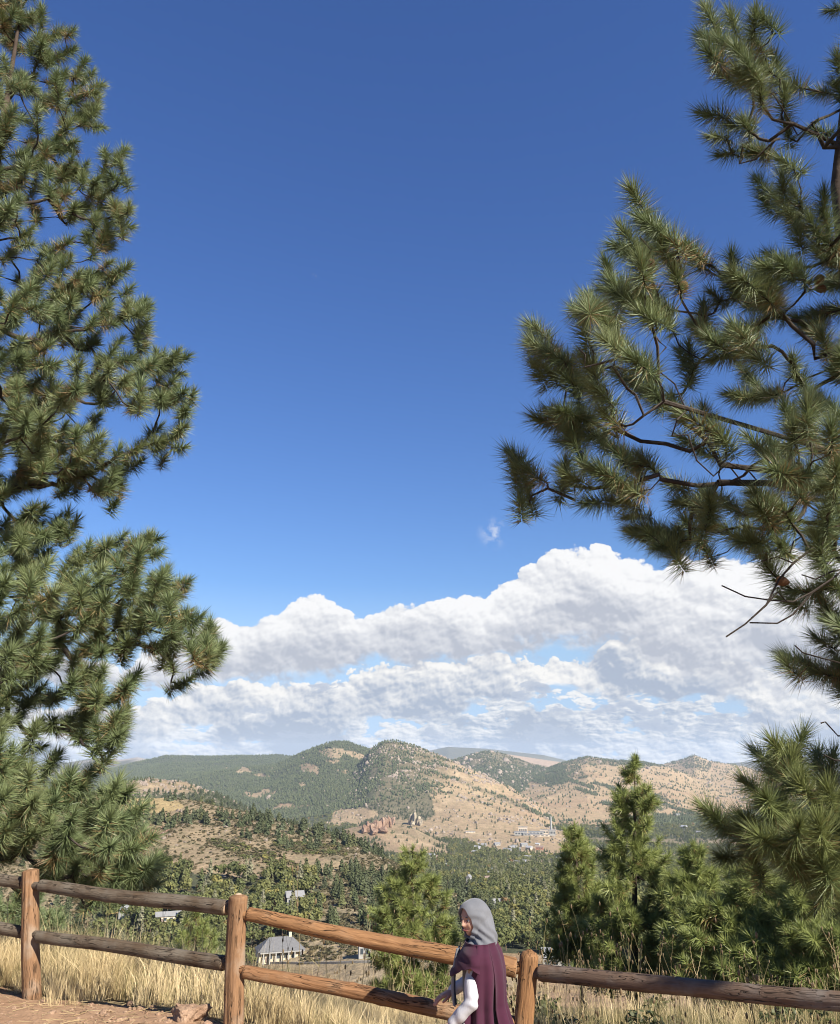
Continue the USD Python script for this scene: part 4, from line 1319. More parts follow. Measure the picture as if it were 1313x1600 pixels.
STRAW = straw_look("dry_grass_look", [(0, (0.344, 0.260, 0.133)), (0.3, (0.558, 0.442, 0.246)), (0.75, (0.668, 0.546, 0.332)), (1, (0.735, 0.633, 0.425))])
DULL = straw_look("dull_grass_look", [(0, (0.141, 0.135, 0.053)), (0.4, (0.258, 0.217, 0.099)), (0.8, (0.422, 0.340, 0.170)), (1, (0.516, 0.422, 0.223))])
WEED = straw_look("weed_look", [(0, (0.064, 0.072, 0.030)), (0.6, (0.102, 0.111, 0.043)), (1, (0.170, 0.153, 0.060))])
SEED = straw_look("seed_head_look", [(0, (0.085, 0.055, 0.030)), (1, (0.221, 0.162, 0.085))], 0.1)


def blades(seed, n, h0, h1, width, spread, lean):
    rg = np.random.default_rng(seed)
    base = rg.normal(size=(n, 2)) * spread
    h = rg.uniform(h0, h1, n)
    t = rg.uniform(0, 2 * np.pi, n)
    out = np.stack([np.cos(t), np.sin(t)], -1)
    k = rg.uniform(0.1, 1.0, n) * lean
    p0 = np.concatenate([base, np.full((n, 1), -0.03)], 1)
    def pt(s):
        return np.concatenate([base + out * (k * h * s ** 1.8)[:, None], (h * s * (1 - 0.25 * k * s))[:, None]], 1)
    w = np.stack([-np.sin(t + rg.normal(size=n)), np.cos(t + rg.normal(size=n)), 0 * t], -1) * width * rg.uniform(0.6, 1.3, (n, 1))
    a, b, c = p0, pt(0.55), pt(1.0)
    v = np.stack([a - w, a + w, b - w * 0.8, b + w * 0.8, c], 1).reshape(-1, 3)
    i = np.arange(n)[:, None] * 5
    return v, np.vstack([i + (0, 1, 3), i + (0, 3, 2), i + (2, 3, 4)])


def stalk(seed, h):
    rg = np.random.default_rng(seed)
    parts, heads = [], []
    def stem(p, d, ln, r, deep):
        q = [np.array(p)]
        for s in range(4):
            d = d + rg.normal(size=3) * 0.08 + (0, 0, 0.02)
            d = d / np.linalg.norm(d)
            q.append(q[-1] + d * ln / 4)
        parts.append(tube(q, np.linspace(r, r * 0.5, 5), 3))
        if deep:
            for _ in range(int(rg.integers(2, 5))):
                i = int(rg.integers(2, 5))
                stem(q[i], d + rg.normal(size=3) * 0.45, ln * 0.3, r * 0.6, 0)
        m = trimesh.creation.icosphere(1, 1.0)
        heads.append((np.array(m.vertices) * (0.008, 0.008, 0.02) + q[-1], np.array(m.faces)))
    stem((0, 0, 0), np.array((rg.normal() * 0.15, rg.normal() * 0.15, 1.0)), h, 0.0032, 1)
    return join(parts), join(heads)


def build_grass():
    rg = np.random.default_rng(21)
    x = rg.uniform(-11, 9.5, 60000)
    y = rg.uniform(3.0, 24, 60000)
    e = path_edge(x)
    dens = np.interp(y - e, [-0.3, -0.05, 0.12, 0.4, 4, 12, 18], [0.0, 0.10, 0.55, 1.0, 0.9, 0.45, 0.25])
    dens *= np.where(x > 1.2, 0.75, 1.0)
    dens *= np.clip(0.35 + 7 * (noise2(x, y, 0.9, 3, 3) - 0.42), 0.15, 1.2)
    ok = (rg.random(len(x)) < dens) & (np.abs(x) < 0.62 * y + 1.5)
    x, y = x[ok], y[ok]
    n = len(x)
    P = [[("blades", blades(k, 40, 0.16, 0.50, 0.0024, 0.055, 0.75), STRAW, False)] for k in range(5)]
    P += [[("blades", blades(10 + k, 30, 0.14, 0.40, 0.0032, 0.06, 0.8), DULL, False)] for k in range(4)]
    P += [[("blades", blades(20 + k, 9, 0.45, 0.85, 0.0022, 0.05, 0.45), STRAW, False)] for k in range(2)]
    dull = np.clip(0.12 + 0.9 * sstep(x + 0.35 * noise2(x, y, 1.5, 4, 2), 0.5, 1.3) + 3.0 * (noise2(x, y, 1.1, 9, 3) - 0.52), 0.04, 0.93)  # olive grass grows at right; its share is raised to paint the shade there
    u = rg.random(n)
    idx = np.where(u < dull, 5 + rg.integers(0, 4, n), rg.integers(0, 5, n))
    tall = rg.random(n) < 0.055
    idx[tall] = 9 + rg.integers(0, 2, tall.sum())
    s = rg.uniform(0.75, 1.25, n) * np.interp(y - path_edge(x), [0, 0.35, 0.9], [0.45, 0.7, 0.95])
    s = s * np.where((x > -1.3) & (x < 1.2), 0.8, 1.0)
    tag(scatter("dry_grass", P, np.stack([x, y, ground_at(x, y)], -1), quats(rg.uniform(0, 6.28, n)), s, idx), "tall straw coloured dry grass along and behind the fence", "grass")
    # weeds and dead stalks
    m = 850
    x, y = rg.uniform(-7, 7.5, m), rg.uniform(5.2, 13, m)
    ok = (y > path_edge(x) + 0.25) & (rg.random(m) < np.where(x > 0.6, 0.95, np.where(x > -1.2, 0.35, 0.10)))
    x, y = x[ok], y[ok]
    m = len(x)
    P = []
    for k in range(4):
        st, hd = stalk(40 + k, 0.55 + 0.12 * k)
        P.append([("stems", st, DULL if k % 2 else STRAW, False), ("seed_heads", hd, SEED, False)])
    for k in range(3):
        P.append([("leaves", broad_crown(60 + k, 130, 0.11), WEED, False)])
    lows = (rg.random(m) < 0.2) & (x > 0.3)
    idx = np.where(lows, 4 + rg.integers(0, 3, m), rg.integers(0, 4, m))
    s = np.where(lows, rg.uniform(0.28, 0.5, m), rg.uniform(0.7, 1.15, m))
    tag(scatter("weeds", P, np.stack([x, y, ground_at(x, y)], -1), quats(rg.uniform(0, 6.28, m)), s, idx), "dark weeds and dead stalks with seed heads below the right rail", "weeds")


build_grass()


def build_litter():
    rg = np.random.default_rng(71)
    n = 5200
    x, y = rg.uniform(-6, 2.5, n), rg.uniform(4.2, 8.0, n)
    d = path_edge(x) - y
    k = (d > -0.5) & (rg.random(n) < np.interp(d, [-0.5, 0.1, 0.6, 2.5], [0.9, 1.0, 0.5, 0.15])) & (np.abs(x) < 0.62 * y + 1)
    x, y = x[k], y[k]
    P = []
    for q in range(3):
        b = np.random.default_rng(q)
        pts = np.cumsum(np.vstack([[0, 0, 0.004], b.normal(size=(4, 3)) * (0.012, 0.012, 0.002) + (0.035, 0, 0)]), 0)
        P.append([("straw", tube(pts, [0.0016, 0.0018, 0.0016, 0.0014, 0.0008], 3), STRAW if q < 2 else SEED, False)])
    tag(scatter("straw_litter", P, np.stack([x, y, ground_at(x, y) + 0.004], -1), quats(rg.uniform(0, 6.28, len(x))), rg.uniform(0.5, 1.3, len(x)), rg.integers(0, 3, len(x))), "bits of dead straw lying on the dirt path", "straw litter")


build_litter()
# ------------------------------------------------------------------ the pines round the fence
def needle_look(name, colors, trans=0.18):
    g = Graph()
    rnd = g.add("object_info", "random")
    isl = g.add("geometry", "random_per_island")
    along = g.add("attribute", "fac", attribute="along")
    old = g.add("attribute", "fac", attribute="old")
    col = g.ramp(g.math("fraction", g.math("add", g.math("multiply", rnd, 0.65), g.math("multiply", isl, 0.35))), colors)
    col = g.mix(g.math("multiply", old, 0.85), col, (0.26, 0.165, 0.075))
    a = g.add("principled_bsdf", "BSDF", base_color=col, roughness=0.48, specular_ior_level=0.35)
    t = g.add("translucent_bsdf", "BSDF", color=col)
    return g.done(name, surface=g.add("mix_closure", "closure", fac=trans, closure1=a, closure2=t))


NEEDLE = needle_look("ponderosa_needle_look", [(0, (0.112, 0.147, 0.064)), (0.4, (0.147, 0.181, 0.077)), (0.75, (0.185, 0.211, 0.093)), (1, (0.230, 0.235, 0.112))])
GREEN = needle_look("near_needle_look", [(0, (0.125, 0.155, 0.055)), (0.5, (0.165, 0.190, 0.065)), (1, (0.215, 0.225, 0.085))], 0.2)
YOUNG = needle_look("young_needle_look", [(0, (0.179, 0.213, 0.066)), (0.5, (0.229, 0.261, 0.081)), (1, (0.293, 0.309, 0.107))], 0.3)
BARK = plain_look("pine_bark_look", (0.045, 0.037, 0.031), 0.95, 0.4, 9.0, 0.9, 0.1)
TRUNK_BARK = plain_look("pine_trunk_look", (0.06, 0.045, 0.036), 0.95, 0.45, 6.0, 1.0, 0.1)


def tuft_mesh(seed, n, L_, nl, w, droop=0.08, brown=0.0, spread=(96, 78, 50, 12)):
    """A shoot's brush of thin needles round +z from 0 to L_. Returns vertices, faces, old (per vertex)."""
    rg = np.random.default_rng(seed)
    s = rg.random(n) ** 0.8
    ang = np.radians(np.interp(s, [0, 0.4, 0.8, 1.0], spread) + rg.normal(size=n) * 13)
    # needles stand in bundles of a few
    t = np.repeat(rg.uniform(0, 2 * np.pi, (n + 2) // 3), 3)[:n] + rg.normal(size=n) * 0.12
    d = np.stack([np.sin(ang) * np.cos(t), np.sin(ang) * np.sin(t), np.cos(ang)], -1)
    p = np.stack([0 * s, 0 * s, s * L_], -1) + d * 0.006
    ln = nl * rg.uniform(0.75, 1.1, n) * np.interp(s, [0, 0.3, 1], [0.78, 1.0, 1.0])
    side = np.cross(d, rg.normal(size=(n, 3)))
    side /= np.maximum(np.linalg.norm(side, axis=1, keepdims=True), 1e-6)
    side *= w
    bend = rg.normal(size=(n, 3)) * 0.12
    bend[:, 2] -= droop
    old = (rg.random(n) < brown * np.interp(s, [0, 0.35, 0.7], [1.0, 0.5, 0.05])).astype(float)
    e = p + (d + bend) * ln[:, None]
    v = np.stack([p - side, p + side, e], 1).reshape(-1, 3)
    i = np.arange(n)[:, None] * 3
    return v, i + (0, 1, 2), np.repeat(old, 3)


def rot_to(d, roll):
    """Rotation matrices that take +z to d."""
    d = d / np.linalg.norm(d, axis=1, keepdims=True)
    ref = np.where(np.abs(d[:, 2:]) < 0.9, np.array([[0, 0, 1.0]]), np.array([[1.0, 0, 0]]))
    x = np.cross(ref, d); x /= np.linalg.norm(x, axis=1, keepdims=True)
    y = np.cross(d, x)
    c, s = np.cos(roll)[:, None], np.sin(roll)[:, None]
    return np.stack([x * c + y * s, -x * s + y * c, d], -1)


class Skeleton:
    """Grows boughs from a trunk line out to the given shoot tips."""

    def __init__(self, trunk, radii):
        trunk = np.asarray(trunk, float)
        t = np.linspace(0, len(trunk) - 1, 60)
        self.trunk = np.stack([np.interp(t, np.arange(len(trunk)), trunk[:, k]) for k in range(3)], -1)
        self.trunk_r = np.interp(t, np.arange(len(trunk)), radii)
        self.p = [q for q in self.trunk]
        self.parent = [-1] + list(range(59))
        self.root = [-1] * 60
        self.depth = [0.0] * 60
        self.paths = []

    def grow(self, tips, dirs, rise=0.25, rg=None, reach=0.25, given=()):
        order = np.argsort([np.min(np.linalg.norm(self.trunk - q, axis=1)) for q in tips])
        rg = rg or np.random.default_rng(1)
        for path in given:          # main limbs laid down by hand
            self.lay(np.asarray(path, float), int(np.argmin(np.linalg.norm(self.trunk - path[0], axis=1))))
        for i in order:
            q, d = tips[i], dirs[i]
            P = np.array(self.p)
            v = q - P
            dist = np.linalg.norm(v, axis=1) + 1e-6
            # go outwards and along the shoot's own direction; do not leave the trunk above the tip
            align = (v @ d) / dist
            cost = dist * (1.35 - 0.35 * align) + reach * np.array(self.depth)
            cost[:60] += 0.35 + np.where(self.trunk[:, 2] > q[2] + 0.1, 3.0, 0) + np.where(self.trunk[:, 2] < q[2] - 0.8 * dist[:60], 0.6, 0)
            j = int(np.argmin(cost))
            a = P[j]
            g = np.linalg.norm(q - a)
            c1 = a + (q - a) * 0.45 + rg.normal(size=3) * 0.06 * g - d * 0.08 * g
            c2 = q - d * 0.34 * g
            n = max(3, min(9, int(g / 0.16) + 2))
            s = np.linspace(0, 1, n + 1)[1:, None]
            path = a * (1 - s) ** 3 + 3 * c1 * s * (1 - s) ** 2 + 3 * c2 * s ** 2 * (1 - s) + q * s ** 3
            path[:-1] += rg.normal(size=(n - 1, 3)) * 0.012
            self.lay(np.vstack([a, path]), j)

    def lay(self, path, j):
        ids, base = [j], len(self.p)
        root = self.root[j] if j >= 60 else base
        d = self.depth[j]
        for k in range(1, len(path)):
            d += np.linalg.norm(path[k] - path[k - 1])
            self.p.append(path[k]); self.parent.append(ids[-1]); self.root.append(root); self.depth.append(d)
            ids.append(len(self.p) - 1)
        self.paths.append(ids)

    def meshes(self, tip_r=0.006, power=0.45, most=0.09, sides=6):
        n = len(self.p)
        load = np.zeros(n)
        for ids in self.paths:
            load[ids[-1]] += 1
        for i in range(n - 1, 59, -1):
            if self.parent[i] >= 60:
                load[self.parent[i]] += load[i]
        r = np.minimum(tip_r * np.maximum(load, 1) ** power, most)
        P = np.array(self.p)
        out = {}
        for ids in self.paths:
            rr = r[ids].copy()
            rr[0] = min(rr[1] * 1.1, most)
            out.setdefault(self.root[ids[-1]], []).append(tube(P[ids], rr, sides if rr.max() > 0.012 else 4))
        return {k: join(v) for k, v in out.items()}


def add_tufts(T, base, tips, dirs, look, protos, scale, rg, most=300, tuft_back=0.5, L_=0.25):
    """The shoots: those that show largest are parts of their own, the rest one part."""
    n = len(tips)
    roll = rg.uniform(0, 6.28, n)
    M = rot_to(dirs, roll)
    idx = rg.integers(0, len(protos), n)
    o = tips - dirs / np.linalg.norm(dirs, axis=1, keepdims=True) * (L_ * tuft_back * scale)[:, None]
    px, py = project(tips)
    size = scale / np.maximum(tips[:, 1], 0.5) * np.where((px > -15) & (px < PW + 15) & (py > -15) & (py < PH), 1, 0.01)
    order = np.argsort(-size)
    own, rest = order[:most], order[most:]
    for i in own:
        v, f, old = protos[idx[i]]
        m = obj("needle_tuft", ((v * scale[i]) @ M[i].T + o[i] - base, f), look, T)
        if old.any():
            UsdGeom.PrimvarsAPI(m).CreatePrimvar("old", Sdf.ValueTypeNames.FloatArray, "vertex").Set(Vt.FloatArray.FromNumpy(old.astype(np.float32)))
    if len(rest):
        path = f"{T.GetPath()}/needle_tufts"
        P = [[("needles", (v, f), look, False)] for v, f, old in protos]
        scatter("needle_tufts", P, o[rest] - base, quats(mats=M[rest]), scale[rest], idx[rest], parent=T)
        for k, (v, f, old) in enumerate(protos):
            if old.any():
                UsdGeom.PrimvarsAPI(stage.GetPrimAtPath(f"{path}/kind_{k:03d}/needles")).CreatePrimvar("old", Sdf.ValueTypeNames.FloatArray, "vertex").Set(Vt.FloatArray.FromNumpy(old.astype(np.float32)))


def pine(name, label, trunk, radii, tips, dirs, scale, protos, look, seed, group=None, given=(), bare=(), most=300, tip_r=0.006, power=0.45, big=0.09, L_=0.25, tuft_back=0.5, cones=0):
    rg = np.random.default_rng(seed)
    trunk = np.asarray(trunk, float)
    base = trunk[0].copy()
    T = xf(name, base)
    tag(T, label, "pine tree", group)
    tv, tf = tube(trunk - base, radii, 14)
    obj("trunk", (tv, tf), TRUNK_BARK, T, smooth=60)
    S = Skeleton(trunk, radii)
    S.grow(tips, dirs, rg=rg, given=given)
    for path in bare:
        S.lay(np.asarray(path, float), int(np.argmin(np.linalg.norm(np.array(S.p) - path[0], axis=1))))
    for k, (v, f) in sorted(S.meshes(tip_r, power, big).items()):
        obj("branch", (v - base, f), BARK, T, smooth=60)
    add_tufts(T, base, tips, dirs, look, protos, scale, rg, most, tuft_back, L_)
    for i in rg.choice(len(tips), cones, replace=False):
        v, f = cone_mesh(int(i))
        for q in range(int(rg.integers(1, 3))):
            obj("pine_cone", (v @ rot_to(rg.normal(size=(1, 3)) + (0, 0, -0.8), np.zeros(1))[0].T + tips[i] - dirs[i] * 0.24 + rg.normal(size=3) * 0.03 - base, f), CONE, T, smooth=60)
    return T


def poisson_in(poly, spacing, rg, holes=(), tries=24000):
    poly = np.asarray(poly, float)
    lo, hi = poly.min(0), poly.max(0)
    q = rg.uniform(lo, hi, (tries, 2))
    q = q[inside(q[:, 0], q[:, 1], poly)]
    for h in holes:
        q = q[~ell(q[:, 0], q[:, 1], *h)]
    keep, cell = [], {}
    for p in q:
        c = (int(p[0] // spacing), int(p[1] // spacing))
        if all((p[0] - s[0]) ** 2 + (p[1] - s[1]) ** 2 > spacing ** 2 for a in (-1, 0, 1) for b in (-1, 0, 1) for s in cell.get((c[0] + a, c[1] + b), ())):
            cell.setdefault(c, []).append(p)
            keep.append(p)
    return np.array(keep)


def edge_distance(q, poly):
    poly = np.asarray(poly, float)
    best = np.full(len(q), 1e9)
    for i in range(len(poly)):
        a, b = poly[i - 1], poly[i]
        t = np.clip(((q - a) @ (b - a)) / max((b - a) @ (b - a), 1e-9), 0, 1)
        best = np.minimum(best, np.linalg.norm(q - (a + t[:, None] * (b - a)), axis=1))
    return best


def outward(tips, trunk, rg, up=0.55, out=0.75, mess=0.35):
    """Directions of the shoots: away from the trunk and upwards."""
    trunk = np.asarray(trunk, float)
    t = np.stack([np.interp(tips[:, 2], trunk[:, 2], trunk[:, k]) for k in range(2)], -1)
    h = tips[:, :2] - t
    h /= np.maximum(np.linalg.norm(h, axis=1, keepdims=True), 0.05)
    d = np.concatenate([h * out, np.full((len(tips), 1), up)], 1) + rg.normal(size=(len(tips), 3)) * mess
    return d / np.linalg.norm(d, axis=1, keepdims=True)


BROWN = (0.0, 0.10, 0.25, 0.75, 0.15, 0.05)
BIG = [tuft_mesh(1000 + k, 400, 0.20, 0.155, 0.0026, 0.06, BROWN[k], (100, 70, 42, 12)) for k in range(6)]
LEFT = [tuft_mesh(1100 + k, 300, 0.17, 0.150, 0.0036, 0.08, BROWN[k] * 1.3) for k in range(6)]
SMALL = [tuft_mesh(1200 + k, 130, 0.20, 0.165, 0.0066, 0.05, BROWN[k]) for k in range(4)]


def shoots(tips, dirs, rg, back=(0.17, 0.34), chance=(0.9, 0.45), side=0.5):
    """Each tip carries a column of tufts along its shoot, and now and then a side shoot."""
    T, D = [tips], [dirs]
    for b, c in zip(back, chance):
        k = rg.random(len(tips)) < c
        q = tips[k] - dirs[k] * b + rg.normal(size=(k.sum(), 3)) * 0.03
        T.append(q); D.append(dirs[k] + rg.normal(size=(k.sum(), 3)) * 0.22)
    k = rg.random(len(tips)) < side
    r = rg.normal(size=(k.sum(), 3)); r -= (r * dirs[k]).sum(1, keepdims=True) * dirs[k]
    r /= np.linalg.norm(r, axis=1, keepdims=True)
    T.append(tips[k] - dirs[k] * 0.12 + r * 0.15); D.append(dirs[k] * 0.8 + r * 0.6)
    D = np.vstack(D)
    return np.vstack(T), D / np.linalg.norm(D, axis=1, keepdims=True)


def fine_line(P, n=3):
    """More points along a line."""
    t = np.linspace(0, len(P) - 1, (len(P) - 1) * n + 1)
    return np.stack([np.interp(t, np.arange(len(P)), P[:, k]) for k in range(3)], -1)


def cone_mesh(seed):
    m = trimesh.creation.icosphere(3, 1.0)
    v = np.array(m.vertices)
    a = np.arctan2(v[:, 1], v[:, 0])
    bump_ = 0.14 * np.maximum(0, np.sin(a * 5 + v[:, 2] * 9)) * np.maximum(0, np.sin(-a * 5 + v[:, 2] * 9 + seed))
    r = (1 + bump_) * (1 - 0.25 * v[:, 2])
    return np.stack([v[:, 0] * r * 0.033, v[:, 1] * r * 0.033, v[:, 2] * 0.048], -1), np.array(m.faces)


CONE = plain_look("pine_cone_look", (0.15, 0.085, 0.048), 0.9, 0.35, 30.0, 0.8, 0.1)


def left_pine():
    rg = np.random.default_rng(31)
    Y0 = 8.6
    trunk = np.array([at(-262, 1640, Y0), at(-215, 1360, Y0), at(-150, 1000, Y0), at(-95, 700, Y0), at(-35, 380, Y0), at(10, 160, Y0), at(32, 20, Y0), at(38, -60, Y0)])
    trunk[:, 0] += np.array([0, .0, .03, -.03, .03, 0, 0, 0])
    trunk[0, 2] = ground_at(trunk[0, 0], trunk[0, 1]) - 0.2
    edge = [(30, -75), (55, 10), (70, 45), (104, 55), (108, 95), (146, 108), (150, 185), (118, 192), (100, 225), (128, 250), (150, 262), (165, 240), (195, 243), (192, 335), (172, 382), (138, 372), (112, 350), (96, 372), (120, 405), (150, 400), (186, 422), (183, 450), (160, 470), (190, 458), (224, 480), (222, 520), (244, 552), (272, 552), (294, 590), (303, 640), (292, 672), (268, 696), (232, 690), (200, 688), (205, 738), (165, 765), (132, 752), (95, 735), (50, 750), (12, 790), (45, 800), (62, 815), (100, 818), (128, 830), (150, 828), (165, 850), (202, 840), (232, 845), (246, 880), (268, 884), (288, 915), (283, 955), (308, 985), (330, 985), (356, 1015), (340, 1043), (312, 1056), (285, 1032), (250, 1015), (222, 985), (186, 990), (150, 1000), (130, 1030), (165, 1045), (195, 1040), (212, 1062), (206, 1095), (196, 1128), (182, 1165), (162, 1160), (140, 1128), (100, 1130), (62, 1150), (52, 1172), (82, 1196), (128, 1212), (160, 1232), (190, 1245), (220, 1282), (236, 1335), (243, 1368), (206, 1380), (150, 1378), (100, 1370), (58, 1352), (0, 1345)]
    poly = edge + [(-330, 1345), (-420, 1100), (-380, 800), (-260, 400), (-120, 80), (-20, -60)]
    holes = [(112, 178, 16, 14), (105, 345, 14, 16), (20, 782, 40, 12), (60, 1015, 26, 9), (95, 600, 10, 18), (50, 1128, 34, 10), (10, 470, 10, 14), (20, 1165, 30, 10)]
    tips, sc = [], []
    for layer, (spacing, ylo, yhi) in enumerate(((40, -1.5, -0.5), (39, -0.5, 0.6), (43, 0.5, 1.8))):
        q = poisson_in(poly, spacing, rg, holes if layer < 2 else holes)
        q = q[(q[:, 0] > -60) | (rg.random(len(q)) < 0.4)]
        e = edge_distance(q, poly)
        lump_ = meshkit.fbm(np.stack([q[:, 0] / 75, q[:, 1] / 60, 0 * q[:, 0] + layer * 0.25], -1), 2, 77)
        k = (lump_ > 0.335) | (rg.random(len(q)) < 0.15)      # boughs in clumps with dark gaps between
        q, e = q[k], e[k]
        depth = np.clip(e / 95, 0.12, 1.0)
        Y = Y0 + rg.uniform(ylo, yhi, len(q)) * depth
        tips.append(at(q[:, 0] + 4, q[:, 1] - 4, Y))
    tips = np.vstack(tips)
    d = outward(tips, trunk, rg, 0.80, 0.50, 0.30)
    tips, d = shoots(tips, d, rg, side=0.7)
    scale = rg.uniform(0.86, 1.2, len(tips)) * np.interp(tips[:, 2], [-2, 4, 8], [1.0, 0.95, 0.88])
    print("left pine", len(tips))
    return pine("ponderosa_pine", "tall ponderosa pine whose boughs fill the left side beyond the fence", trunk, [0.24, 0.22, 0.19, 0.15, 0.085, 0.036, 0.015, 0.008], tips, d, scale, LEFT, NEEDLE, 32, tip_r=0.0055, power=0.42, L_=0.17)


def right_pine():
    rg = np.random.default_rng(41)
    Y0 = 5.4
    trunk = np.array([at(1520, 1640, Y0), at(1460, 1200, Y0), at(1412, 930, Y0), at(1385, 800, Y0), at(1355, 600, Y0), at(1328, 420, Y0), at(1310, 290, Y0), at(1334, 60, Y0), at(1348, -140, Y0), at(1352, -300, Y0)])
    trunk[0, 2] = ground_at(trunk[0, 0], trunk[0, 1]) - 0.2
    T = lambda *pts: np.array([at(x, y, Y0 + dy) for x, y, dy in pts])
    main = T((1388, 815, 0), (1318, 800, -0.1), (1240, 770, -0.2), (1165, 742, -0.35), (1090, 705, -0.5), (1062, 660, -0.55), (1042, 580, -0.6), (1022, 500, -0.6), (1012, 440, -0.6), (1000, 370, -0.55))
    low = T((1390, 820, 0), (1318, 812, 0.05), (1230, 815, 0.15), (1120, 822, 0.25), (1040, 846, 0.2), (1000, 845, 0.15))
    arm = T((1165, 742, -0.35), (1090, 752, -0.2), (1000, 752, -0.1), (930, 768, 0), (850, 771, 0.05), (815, 762, 0.05))
    arm2 = T((1165, 742, -0.35), (1080, 690, -0.1), (980, 668, 0.1), (920, 655, 0.2), (870, 600, 0.2))
    arm3 = T((1062, 660, -0.55), (1000, 610, -0.6), (940, 575, -0.7), (905, 545, -0.7))
    up = T((1345, 570, 0), (1308, 560, -.05), (1250, 520, -0.1), (1195, 480, -0.2), (1140, 465, -0.3))
    top = T((1300, 230, 0), (1250, 190, -0.2), (1200, 150, -0.3), (1160, 110, -0.3), (1130, 70, -0.3))
    topb = T((1250, 190, -0.2), (1210, 215, 0), (1170, 245, 0.1), (1135, 215, 0.1))
    tips = [(1000, 318, -.55), (1018, 352, -.7), (982, 372, -.5), (1040, 398, -.6), (1088, 398, -.4), (1102, 415, -.2), (952, 430, -.6), (978, 468, -.8), (1005, 430, -.9), (905, 487, -.7), (918, 530, -.5), (942, 500, -.8), (962, 545, -1.), (846, 520, .2), (838, 552, .25), (868, 590, .2), (895, 600, .0), (930, 585, -.4), (868, 652, .2), (895, 690, .1), (858, 662, .3),
            (812, 722, .05), (818, 745, .05), (806, 748, .1), (882, 742, 0), (905, 752, -.1), (955, 745, -.2), (1000, 808, .2), (1012, 838, .15), (1045, 842, .25), (1085, 830, .3), (1110, 795, -.4), (1150, 840, .3), (1185, 850, .2), (1145, 418, -.3), (1165, 440, -.5), (1125, 470, -.1), (1200, 440, -.3), (1098, 520, -.3), (1135, 530, .2),
            (1112, 30, -.3), (1108, 62, -.3), (1120, 95, -.5), (1148, 40, -.2), (1158, 88, -.5), (1205, 42, -.3), (1188, 75, -.1), (1175, 118, -.5), (1140, 125, -.1), (1215, 105, .1), (1240, 135, .2), (1120, 182, .1), (1128, 215, .1), (1145, 240, .2), (1170, 205, .0), (1190, 240, .2), (1225, 165, .1), (1240, 262, -.5), (1195, 295, -.2), (1205, 325, -.1), (1225, 300, -.6), (1250, 320, -.4),
            (1250, 380, -.3), (1235, 425, -.5), (1275, 360, -.4), (1215, 405, 0), (1262, 660, -.9), (1300, 690, -1.), (1240, 690, -.8), (1225, 740, -.9), (1275, 630, -.7),
            (1262, 925, .2), (1290, 945, .3), (1305, 915, .1), (1245, 945, .3), (1250, 1035, .4), (1240, 1050, .3), (1275, 1045, .5), (1295, 1010, .4), (1310, 1050, .4), (1285, 880, .2), (1305, 970, .3)]
    tips = [at(x, y, Y0 + dy) for x, y, dy in tips]
    poly = [(985, 380), (1040, 400), (1110, 430), (1150, 420), (1200, 420), (1250, 400), (1325, 380), (1325, 820), (1200, 840), (1120, 850), (1010, 845), (985, 800), (900, 752), (880, 700), (880, 650), (860, 590), (850, 545), (890, 545), (905, 500), (950, 460)]
    holes = [(1205, 515, 36, 40), (1100, 455, 20, 36), (1020, 775, 60, 18), (1250, 560, 16, 26), (1190, 590, 26, 20), (960, 690, 40, 16), (1110, 620, 18, 30), (1020, 700, 26, 14)]
    tips = [np.array(tips)]
    for spacing, ylo, yhi in ((104, -0.6, 0.1), (92, 0.1, 0.9), (92, 0.9, 1.6)):
        q = poisson_in(poly, spacing, rg, holes)
        e = edge_distance(q, poly)
        tips.append(at(q[:, 0], q[:, 1], Y0 + rg.uniform(ylo, yhi, len(q)) * np.clip(e / 110, 0.2, 1)))
    edge_mass = [(1160, 440), (1240, 400), (1330, 380), (1330, 830), (1190, 835), (1150, 780)]
    for spacing, ylo, yhi in ((84, -0.6, 0.2), (78, 0.2, 1.3)):
        q = poisson_in(edge_mass, spacing, rg, holes[:1])
        tips.append(at(q[:, 0], q[:, 1], Y0 + rg.uniform(ylo, yhi, len(q))))
    col = [(1255, -40), (1270, 60), (1262, 150), (1285, 230), (1265, 300), (1280, 380), (1325, 400), (1325, -40)]
    for spacing, ylo, yhi in ((88, -0.5, 0.7),):
        q = poisson_in(col, spacing, rg)
        tips.append(at(q[:, 0], q[:, 1], Y0 + rg.uniform(ylo, yhi, len(q))))
    # the crown goes on outside the frame, all round the trunk
    m = 210
    h = rg.uniform(-0.2, 8.2, m)
    tt = rg.uniform(0, 2 * np.pi, m)
    rad = np.interp(h, [-0.2, 1.2, 4, 8.4], [1.3, 2.3, 1.9, 0.4]) * np.sqrt(rg.uniform(0.15, 1, m))
    tt = np.where(rg.random(m) < 0.6, rg.uniform(-1.7, 0.3, m), tt)      # extra unseen tufts on the sun side, added to shade the visible boughs
    tx = np.stack([np.interp(h, trunk[:, 2], trunk[:, k]) for k in range(2)], -1)
    q = np.stack([tx[:, 0] + rad * np.cos(tt), tx[:, 1] + rad * np.sin(tt), h], -1)
    px, py = project(q)
    q = q[(px > PW + 45) & (q[:, 1] > 1.2)]
    tips.append(q)
    tips = np.vstack(tips)
    d = outward(tips, trunk, rg, 0.62, 0.62, 0.30)
    tips, d = shoots(tips, d, rg, (0.20, 0.38), (0.8, 0.12), 0.12)
    scale = rg.uniform(0.84, 1.1, len(tips))
    print("right pine", len(tips))
    D = lambda *pts: np.array([at(x, y, Y0 + dy) for x, y, dy in pts])
    crook = lambda P: np.vstack([P[:1], P[1:-1] + rg.normal(size=(len(P) - 2, 3)) * 0.045, P[-1:]])
